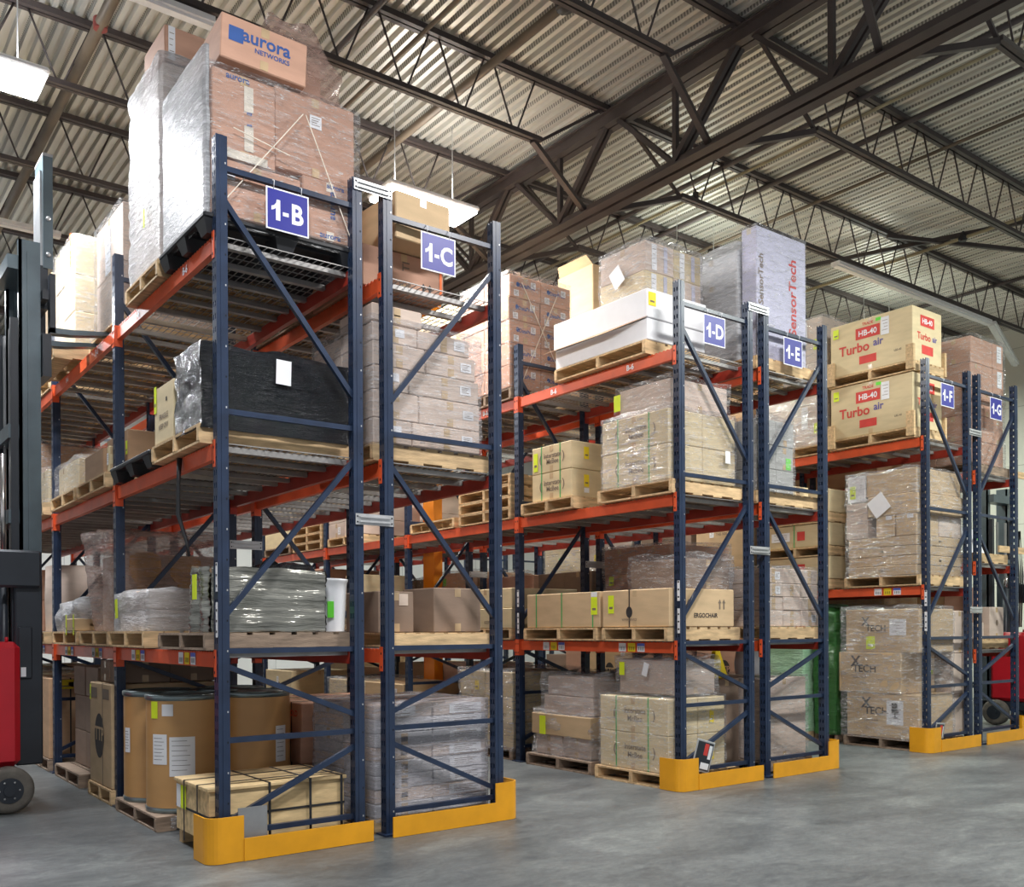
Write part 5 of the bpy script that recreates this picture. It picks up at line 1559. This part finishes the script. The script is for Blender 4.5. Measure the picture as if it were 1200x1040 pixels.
# long crates on pallets, middle level second bay half
for k, nm in enumerate(('lowest', 'middle', 'topmost')):
    z = FM + k * 0.44
    pallet(8.60, 9.55, 1.26, 2.36, z, '%s pallet in the crate column right of rack 1-E' % nm)
    carton(8.58, 9.50, 1.28, 2.38, z + 0.135, z + 0.435, 'beige', '%s long beige carton in the column right of rack 1-E' % nm,
           labels=(('-a', -.42, .1, .10, .14, 'neon'), ('-a', -.2, .0, .3, .12, 'white'), ('-a', .1, .0, .12, .12, 'ink_red')) if k < 2 else (), straps=(('y', .0, 'strap'),), seam='x')

# ================================================================== rack 1-G goods
w = 'tower behind sign 1-G'
pallet(9.94, 10.92, 0.08, 1.10, 3.515, 'dark pallet under the tall brown tower behind sign 1-G', 'dark')
grid(9.98, 10.86, 0.12, 1.06, 3.65, [0.30, 0.34, 0.34, 0.34, 0.34], 3, 2, 'pink', w, labels=lambda l, i, j: (('-b', .1, .1, .12, .22, 'white'),) if (j == 0 and i == 2 and l in (4, 3)) else ())
film(9.95, 10.89, 0.09, 1.09, 3.63, 5.34, 'film_soft', 'thin film round the brown tower behind sign 1-G', 0.012)
grid(9.72, 10.5, 1.30, 2.30, 3.52, [0.6, 0.6, 0.72, 0.3], 2, 1, 'kraft', 'brown tower between signs 1-F and 1-G')
pallet(9.96, 10.90, 0.10, 1.05, 2.345, 'pallet with papers on the middle 1-G shelf')
g = MB(); g.box(-.28, .28, -.004, .004, 0, 0.34, 'white'); g.box(0.12, 0.2, -.006, -.004, .15, .25, 'lime')
o = g.build('leaning_board', loc=(10.30, 0.22, 2.48)); o.rotation_euler = (-0.25, 0.05, 0); tag(o, 'white board with a green sticker leaning on the middle 1-G shelf', 'board')
pallet(9.96, 10.90, 0.10, 1.05, 1.215, 'pallet under the mixed cartons on the lower 1-G shelf')
carton(10.46, 10.84, 0.12, 0.55, 1.35, 1.77, 'pale', 'square carton with a diamond mark on the lower 1-G shelf', prints=(('-b', '@disc', 0, 0, .04, 'ink_soft'),))
carton(10.0, 10.30, 0.12, 0.50, 1.35, 1.56, 'pale', 'small bottom left carton on the lower 1-G shelf')
carton(10.0, 10.26, 0.12, 0.50, 1.563, 2.02, 'pink', 'upright carton, left side of the lower 1-G shelf')
carton(10.20, 10.75, 0.58, 1.0, 1.35, 1.98, 'tan', 'tan carton at the back of the lower 1-G shelf')

# ================================================================== lift trucks
def reach_truck(loc, label, mast_h=4.90, fork_z=4.15, rz=0.0, carriage=True):
    """side-on reach truck, forks towards +x; local origin on the floor under the mast"""
    r = empty('lift_truck', loc, label, 'lift truck', None, rz)
    # chassis
    g = MB(); g.cbox(-1.75, -0.12, -0.26, 0.70, 0.37, 1.42, 'truck_red', 0.05); g.build('body', r)
    g = MB(); g.cbox(-1.70, -0.14, -0.20, 0.66, 0.22, 0.37, 'charcoal', 0.02); g.build('chassis', r)
    g = MB(); g.cbox(-1.60, -0.9, -0.15, 0.6, 1.42, 1.95, 'charcoal', 0.06); g.build('operator_seat', r)
    for k in range(3):
        g = MB(); g.tube([(-0.22 - 0.07 * k, -0.2, 1.42), (-0.22 - 0.07 * k, -0.2, 1.46)], 0.014, 'truck_red', 10); g.build('stud', r)
    g = MB()
    for (x, y) in ((-1.7, -0.2), (-1.7, 0.62), (-0.75, -0.2), (-0.75, 0.62)):
        g.bar((x, y, 1.42), (x + .08, y, 2.3), 0.05, 0.05, 'charcoal')
    g.box(-1.7, -0.66, -0.24, 0.66, 2.28, 2.33, 'charcoal')
    g.build('overhead_guard', r)
    # wheels
    for (x, y) in ((-0.235, -0.34), (-1.45, -0.30), (-1.45, 0.72), (-0.235, 0.74)):
        q = MB()
        pr = [(0.085, 0.07), (0.150, 0.075), (0.180, 0.066), (0.192, 0.045), (0.194, 0.0), (0.192, -0.045), (0.180, -0.066), (0.150, -0.075), (0.085, -0.07)]
        n = 36
        vs = [(x + rr * math.cos(2 * math.pi * k / n), y + yy, 0.196 + rr * math.sin(2 * math.pi * k / n)) for rr, yy in pr for k in range(n)]
        fs = [(i * n + k, i * n + (k + 1) % n, (i + 1) * n + (k + 1) % n, (i + 1) * n + k) for i in range(len(pr) - 1) for k in range(n)]
        q.add(vs, fs, 'rubber', True)
        w_ = q.build('wheel', r)
        q = MB()
        for (rr, yy) in ((0.105, 0.078), (0.045, 0.09)):
            vs = [(x + rr * math.cos(2 * math.pi * k / n), y + s * yy, 0.196 + rr * math.sin(2 * math.pi * k / n)) for s in (-1, 1) for k in range(n)]
            q.add(vs, [(k, (k + 1) % n, n + (k + 1) % n, n + k) for k in range(n)] + [tuple(range(n))[::-1], tuple(range(n, 2 * n))], 'charcoal')
        for k in range(6):
            a = k * math.pi / 3
            q.tube([(x + .075 * math.cos(a), y - 0.085, 0.196 + .075 * math.sin(a)), (x + .075 * math.cos(a), y - 0.075, 0.196 + .075 * math.sin(a))], 0.009, 'steel_sheet', 6)
        q.build('hub', w_)
    # mast
    for yy in (0.0, 0.62):
        g = MB()
        g.box(-0.085, 0.085, yy - 0.04, yy - 0.028, 0.36, mast_h, 'navy'); g.box(-0.085, 0.085, yy + 0.028, yy + 0.04, 0.36, mast_h, 'navy')
        g.box(-0.085, -0.060, yy - 0.04, yy + 0.04, 0.36, mast_h, 'navy'); g.box(-0.02, 0.0, yy - 0.05, yy - 0.04, 0.5, mast_h - .1, 'navy')
        g.build('mast_rail', r)
        g = MB()
        g.box(-0.15, -0.09, yy - 0.03, yy + 0.03, 0.40, mast_h * .86, 'charcoal'); g.build('inner_rail', r)
    g = MB(); g.cbox(-0.14, 0.075, -0.115, -0.045, 0.36, 2.0, 'charcoal', 0.012); g.build('mast_cover', r)
    g = MB(); g.cbox(-1.2, 0.06, -0.18, -0.118, 1.88, 2.20, 'charcoal', 0.02); g.build('cross_plate', r)
    g = MB(); g.cbox(-0.12, -0.01, -0.135, -0.112, 1.1, 1.55, 'charcoal', 0.01); g.build('hatch', r)
    g = MB(); g.box(-0.10, -0.06, -0.1365, -0.135, 1.12, 1.20, 'white'); g.build('label', r)
    for yy, rr in ((0.05, 0.022), (0.34, 0.03)):
        g = MB(); g.tube([(-0.20, yy, 2.1), (-0.20, yy, mast_h * .62)], rr, 'chrome', 14); g.build('lift_cylinder', r)
        g = MB(); g.tube([(-0.20, yy, 0.5), (-0.20, yy, 2.1)], rr * 1.7, 'charcoal', 14); g.build('cylinder_barrel', r)
    for z in (0.9, 2.5, mast_h * .66, mast_h - .2):
        g = MB(); g.box(-0.17, 0.02 if z > mast_h - .5 else -0.02, -0.02, 0.64, z - .06, z + .06, 'navy'); g.build('cross_member', r)
    g = MB()
    for yy in (0.16, 0.20, 0.42, 0.46):
        g.box(-0.13, -0.115, yy - .008, yy + .008, 2.2, mast_h * .85, 'steel_sheet')
    g.build('lift_chain', r)
    g = MB()
    for k in range(3):
        g.tube([(-0.26 - .03 * k, 0.1, 1.5), (-0.30 - .03 * k, 0.12, 2.3), (-0.27 - .02 * k, 0.1, 3.0), (-0.25, 0.1, mast_h * .66)], 0.012, 'black', 6)
    g.build('hose', r)
    # carriage, backrest and forks
    cz = fork_z
    g = MB(); g.box(0.09, 0.16, -0.10, 0.62, cz - 0.42, cz - 0.05, 'charcoal'); g.box(0.09, 0.14, -0.10, 0.62, cz + .25, cz + .33, 'charcoal'); g.build('carriage', r)
    g = MB()
    g.box(0.13, 0.21, 0.07, 0.41, cz + 0.58, cz + 1.58, 'navy')
    g.box(0.11, 0.13, 0.10, 0.38, cz + 0.40, cz + 1.45, 'steel_sheet')
    g.box(0.128, 0.212, 0.066, 0.414, cz + 1.575, cz + 1.60, 'steel_sheet')
    for z in (0.70, 1.02): g.tube([(0.17, 0.068, cz + z), (0.17, 0.055, cz + z)], 0.02, 'galv', 10)
    g.box(0.10, 0.17, 0.08, 0.40, cz + 0.22, cz + 0.60, 'charcoal')
    g.build('backrest', r)
    for yy in (0.0, 0.42):
        g = MB()
        g.box(0.16, 0.205, yy - 0.05, yy + 0.05, cz - 0.02, cz + 0.50, 'charcoal')
        vs = []
        for (x, z0, z1, w_) in ((0.16, -0.025, 0.025, 0.05), (0.35, -0.010, 0.035, 0.05), (0.62, 0.035, 0.07, 0.045), (0.76, 0.06, 0.075, 0.03)):
            vs += [(x, yy - w_, cz + z0), (x, yy + w_, cz + z0), (x, yy + w_, cz + z1), (x, yy - w_, cz + z1)]
        fs = [(0, 1, 2, 3)]
        for k in range(3):
            for q_ in range(4):
                fs.append((k * 4 + q_, (k + 1) * 4 + q_, (k + 1) * 4 + (q_ + 1) % 4, k * 4 + (q_ + 1) % 4))
        fs.append((15, 14, 13, 12))
        g.add(vs, fs, 'navy')
        g.build('fork', r)
    return r
reach_truck((-0.60, 3.0, 0), 'red and charcoal lift truck raising its forks beside rack 1-B')
reach_truck((13.2, 1.25, 0), 'red lift truck parked in the far aisle behind rack 1-G', 3.7, 0.55, rz=math.pi / 2)

# ================================================================== goods deeper in the racks
ORD = ['first', 'second', 'third', 'fourth', 'fifth']
def fill(row, bay, lev, half, kind=None):
    rnd = random.Random(seed_of('%s%d%d%d' % (row, bay, lev, half)))
    zs = (0.0,) + tuple(z + 0.015 for z in LEV[row])
    z = zs[lev]
    top = (LEV[row] + (LEV[row][-1] + 1.6,))[lev] - 0.22
    room = min(top - z - 0.14, 1.25 if lev == len(LEV[row]) else 9)
    a = ROWS[row]
    y0 = bay * L + (0.08 if half == 0 else L / 2 + 0.02)
    y1 = y0 + L / 2 - 0.10
    shelf = 'floor level' if lev == 0 else {1: 'lower', 2: 'middle', 3: 'top'}[lev] + ' shelf' if len(LEV[row]) == 3 else {1: 'middle', 2: 'top'}[lev] + ' shelf'
    where = '%s bay of rack 1-%s, %s, %s half' % (ORD[bay], row, shelf, 'near' if half == 0 else 'far')
    kind = kind or rnd.choice(['stack', 'stack', 'wrapped', 'wrapped', 'big', 'flat', 'mixed', 'low', 'pallets'])
    x0, x1 = a - 0.06, a + 1.02
    tone = rnd.choice(['kraft', 'tan', 'tan', 'beige', 'pale', 'pink', 'brown', 'beige'])
    n_ = 'dark' if rnd.random() < .35 else 'wood'
    if kind == 'pallets':
        for k in range(rnd.choice([3, 4, 5]) if room > .7 else 2):
            pallet(x0, x1, y0, y1, z + k * 0.133, '%s empty pallet of the pile, %s' % (['bottom', 'second', 'third', 'fourth', 'fifth'][k], where), 'wood')
        return
    pallet(x0 - .02, x1 + .02, y0, y1, z, 'pallet, ' + where, n_)
    z += 0.133
    h = room * rnd.uniform(.62, .95)
    lb = lambda l, i, j: ((('-a', rnd.uniform(-.35, .35), rnd.uniform(-.1, .3), .08, .11, rnd.choice(['white', 'neon', 'sun', 'white', 'lime'])),) if (i == 0 and rnd.random() < .5) else ())
    if kind == 'big':
        c = carton(x0 + .03, x1 - .03, y0 + .03, y1 - .03, z, z + h, tone, 'large %s carton, %s' % (TW[tone], where), prints=(('-a', '@disc', 0, .05, .13, 'ink'), ('-a', 'TTP', 0, .05, .12, tone)) if rnd.random() < .4 else (('-a', 'THIS SIDE UP', 0, .2, .05, 'ink_soft'),),
                   labels=lb(0, 0, 0) or (('-a', .3, .3, .1, .12, 'white'),), straps=(('y', .2, 'strap'),) if rnd.random() < .3 else ())
    elif kind in ('stack', 'wrapped', 'low'):
        if kind == 'low': h *= .5
        nl = max(1, min(4, round(h / rnd.uniform(.24, .36))))
        grid(x0 + .03, x1 - .05, y0 + .03, y1 - .03, z, [h / nl] * nl, 1, rnd.choice([1, 2, 2]), tone, where, jit=0.008, labels=lb,
             prints=lambda l, i, j: (('-a', rnd.choice(['FRAGILE', 'WWP', 'UP', 'KEEP DRY']), .1, -.2, .05, 'ink_soft'),) if i == 0 and rnd.random() < .4 else ())
        if kind == 'wrapped' or rnd.random() < .3:
            film(x0, x1 - .02, y0 + .0, y1, z - .03, z + h + .03, rnd.choice(['film', 'film', 'film', 'film_soft', 'film_white']), 'film round the load, ' + where, 0.02, seed=rnd.random() * 30)
    elif kind == 'flat':
        nl = max(2, min(6, int(h / .12)))
        grid(x0 + .03, x1 - .05, y0 + .03, y1 - .03, z, [.12] * nl, 1, 1, tone, 'flat, ' + where, labels=lb)
    elif kind == 'mixed':
        ym = y0 + (y1 - y0) * rnd.uniform(.4, .6)
        t2 = rnd.choice(['white', 'beige', 'brown', 'kraft'])
        carton(x0 + .03, x1 - .2, y0 + .03, ym - .01, z, z + h, tone, '%s front carton of two, %s' % (TW[tone], where), labels=lb(0, 0, 0))
        carton(x0 + .05, x1 - .1, ym + .01, y1 - .03, z, z + h * .7, t2, '%s rear carton of two, %s' % (TW[t2], where), labels=lb(0, 0, 0))
TAKEN = {('B', 0), ('B', 1)}
# shelf halves the photo shows nothing of are left empty: (row, bay, level, half)
SKIP = {('B', 2, 0, 0), ('E', 1, 3, 0), ('D', 1, 1, 1), ('D', 2, 1, 0), ('C', 0, 1, 1), ('D', 2, 2, 0),
        ('B', 3, 0, 1), ('C', 0, 2, 1), ('D', 3, 3, 0), ('D', 3, 3, 1), ('D', 2, 3, 0), ('D', 2, 3, 1),
        ('E', 0, 0, 1), ('E', 0, 2, 1), ('E', 1, 2, 0), ('E', 1, 2, 1), ('E', 2, 2, 0), ('E', 2, 3, 0), ('E', 2, 3, 1),
        ('F', 1, 2, 1), ('F', 2, 2, 0), ('F', 2, 2, 1), ('G', 0, 0, 1), ('G', 0, 2, 1)}
for lv in range(4):
    for hf in (0, 1):
        if (lv, hf) not in ((1, 0), (3, 0)): SKIP.add(('C', 1, lv, hf))
        SKIP.add(('C', 2, lv, hf))
        if (lv, hf) not in ((0, 1), (1, 0)): SKIP.add(('C', 3, lv, hf))
        if lv > 0: SKIP.add(('E', 3, lv, hf))
        if (lv, hf) != (3, 0): SKIP.add(('G', 1, lv, hf))
        SKIP.add(('G', 2, lv, hf))
# halves that show only as a sliver hold one large carton
ONE = {('B', 3, 0, 0), ('B', 3, 1, 0), ('B', 3, 1, 1), ('B', 3, 2, 0), ('B', 3, 2, 1), ('B', 3, 3, 0), ('B', 3, 3, 1), ('B', 2, 3, 1),
       ('C', 0, 3, 1), ('C', 1, 3, 0), ('C', 3, 0, 1), ('C', 3, 1, 0), ('E', 0, 3, 1), ('E', 1, 3, 1), ('F', 1, 0, 0), ('F', 1, 0, 1), ('F', 1, 2, 0),
       ('D', 3, 1, 0), ('D', 3, 1, 1), ('D', 2, 0, 0), ('E', 1, 0, 0), ('E', 1, 0, 1), ('E', 2, 0, 1), ('E', 3, 0, 1), ('F', 2, 0, 0), ('B', 2, 3, 0)}
LOW = {('D', 1, 0, 1), ('D', 2, 0, 0), ('C', 1, 1, 0), ('C', 1, 1, 1), ('C', 2, 1, 0), ('C', 2, 1, 1), ('C', 1, 0, 0), ('C', 1, 0, 1)}
for row in 'BCDEFG':
    for bay in range(4):
        for lev in range(len(LEV[row]) + 1):
            for half in (0, 1):
                if (row, bay) in TAKEN: continue
                if row in 'CDE' and bay == 0 and half == 0: continue
                if row == 'C' and bay == 0 and lev == 0: continue
                if row == 'D' and bay == 0: continue
                if row == 'D' and bay == 1 and lev == 3: continue
                if row == 'B' and bay == 2 and (half == 0 and lev in (1, 2)): continue
                if row == 'F' and bay == 0: continue
                if row == 'G' and bay == 0 and (half == 0 or lev == 3): continue
                if (row, bay, lev, half) in SKIP: continue
                if (row, bay, lev, half) in ONE: fill(row, bay, lev, half, 'big'); continue
                if (row, bay, lev, half) in LOW: fill(row, bay, lev, half, 'low'); continue
                if (row, bay, lev, half) == ('D', 1, 2, 1): fill(row, bay, lev, half, 'none'); continue
                if row in 'FG' and bay == 3: continue
                fill(row, bay, lev, half)
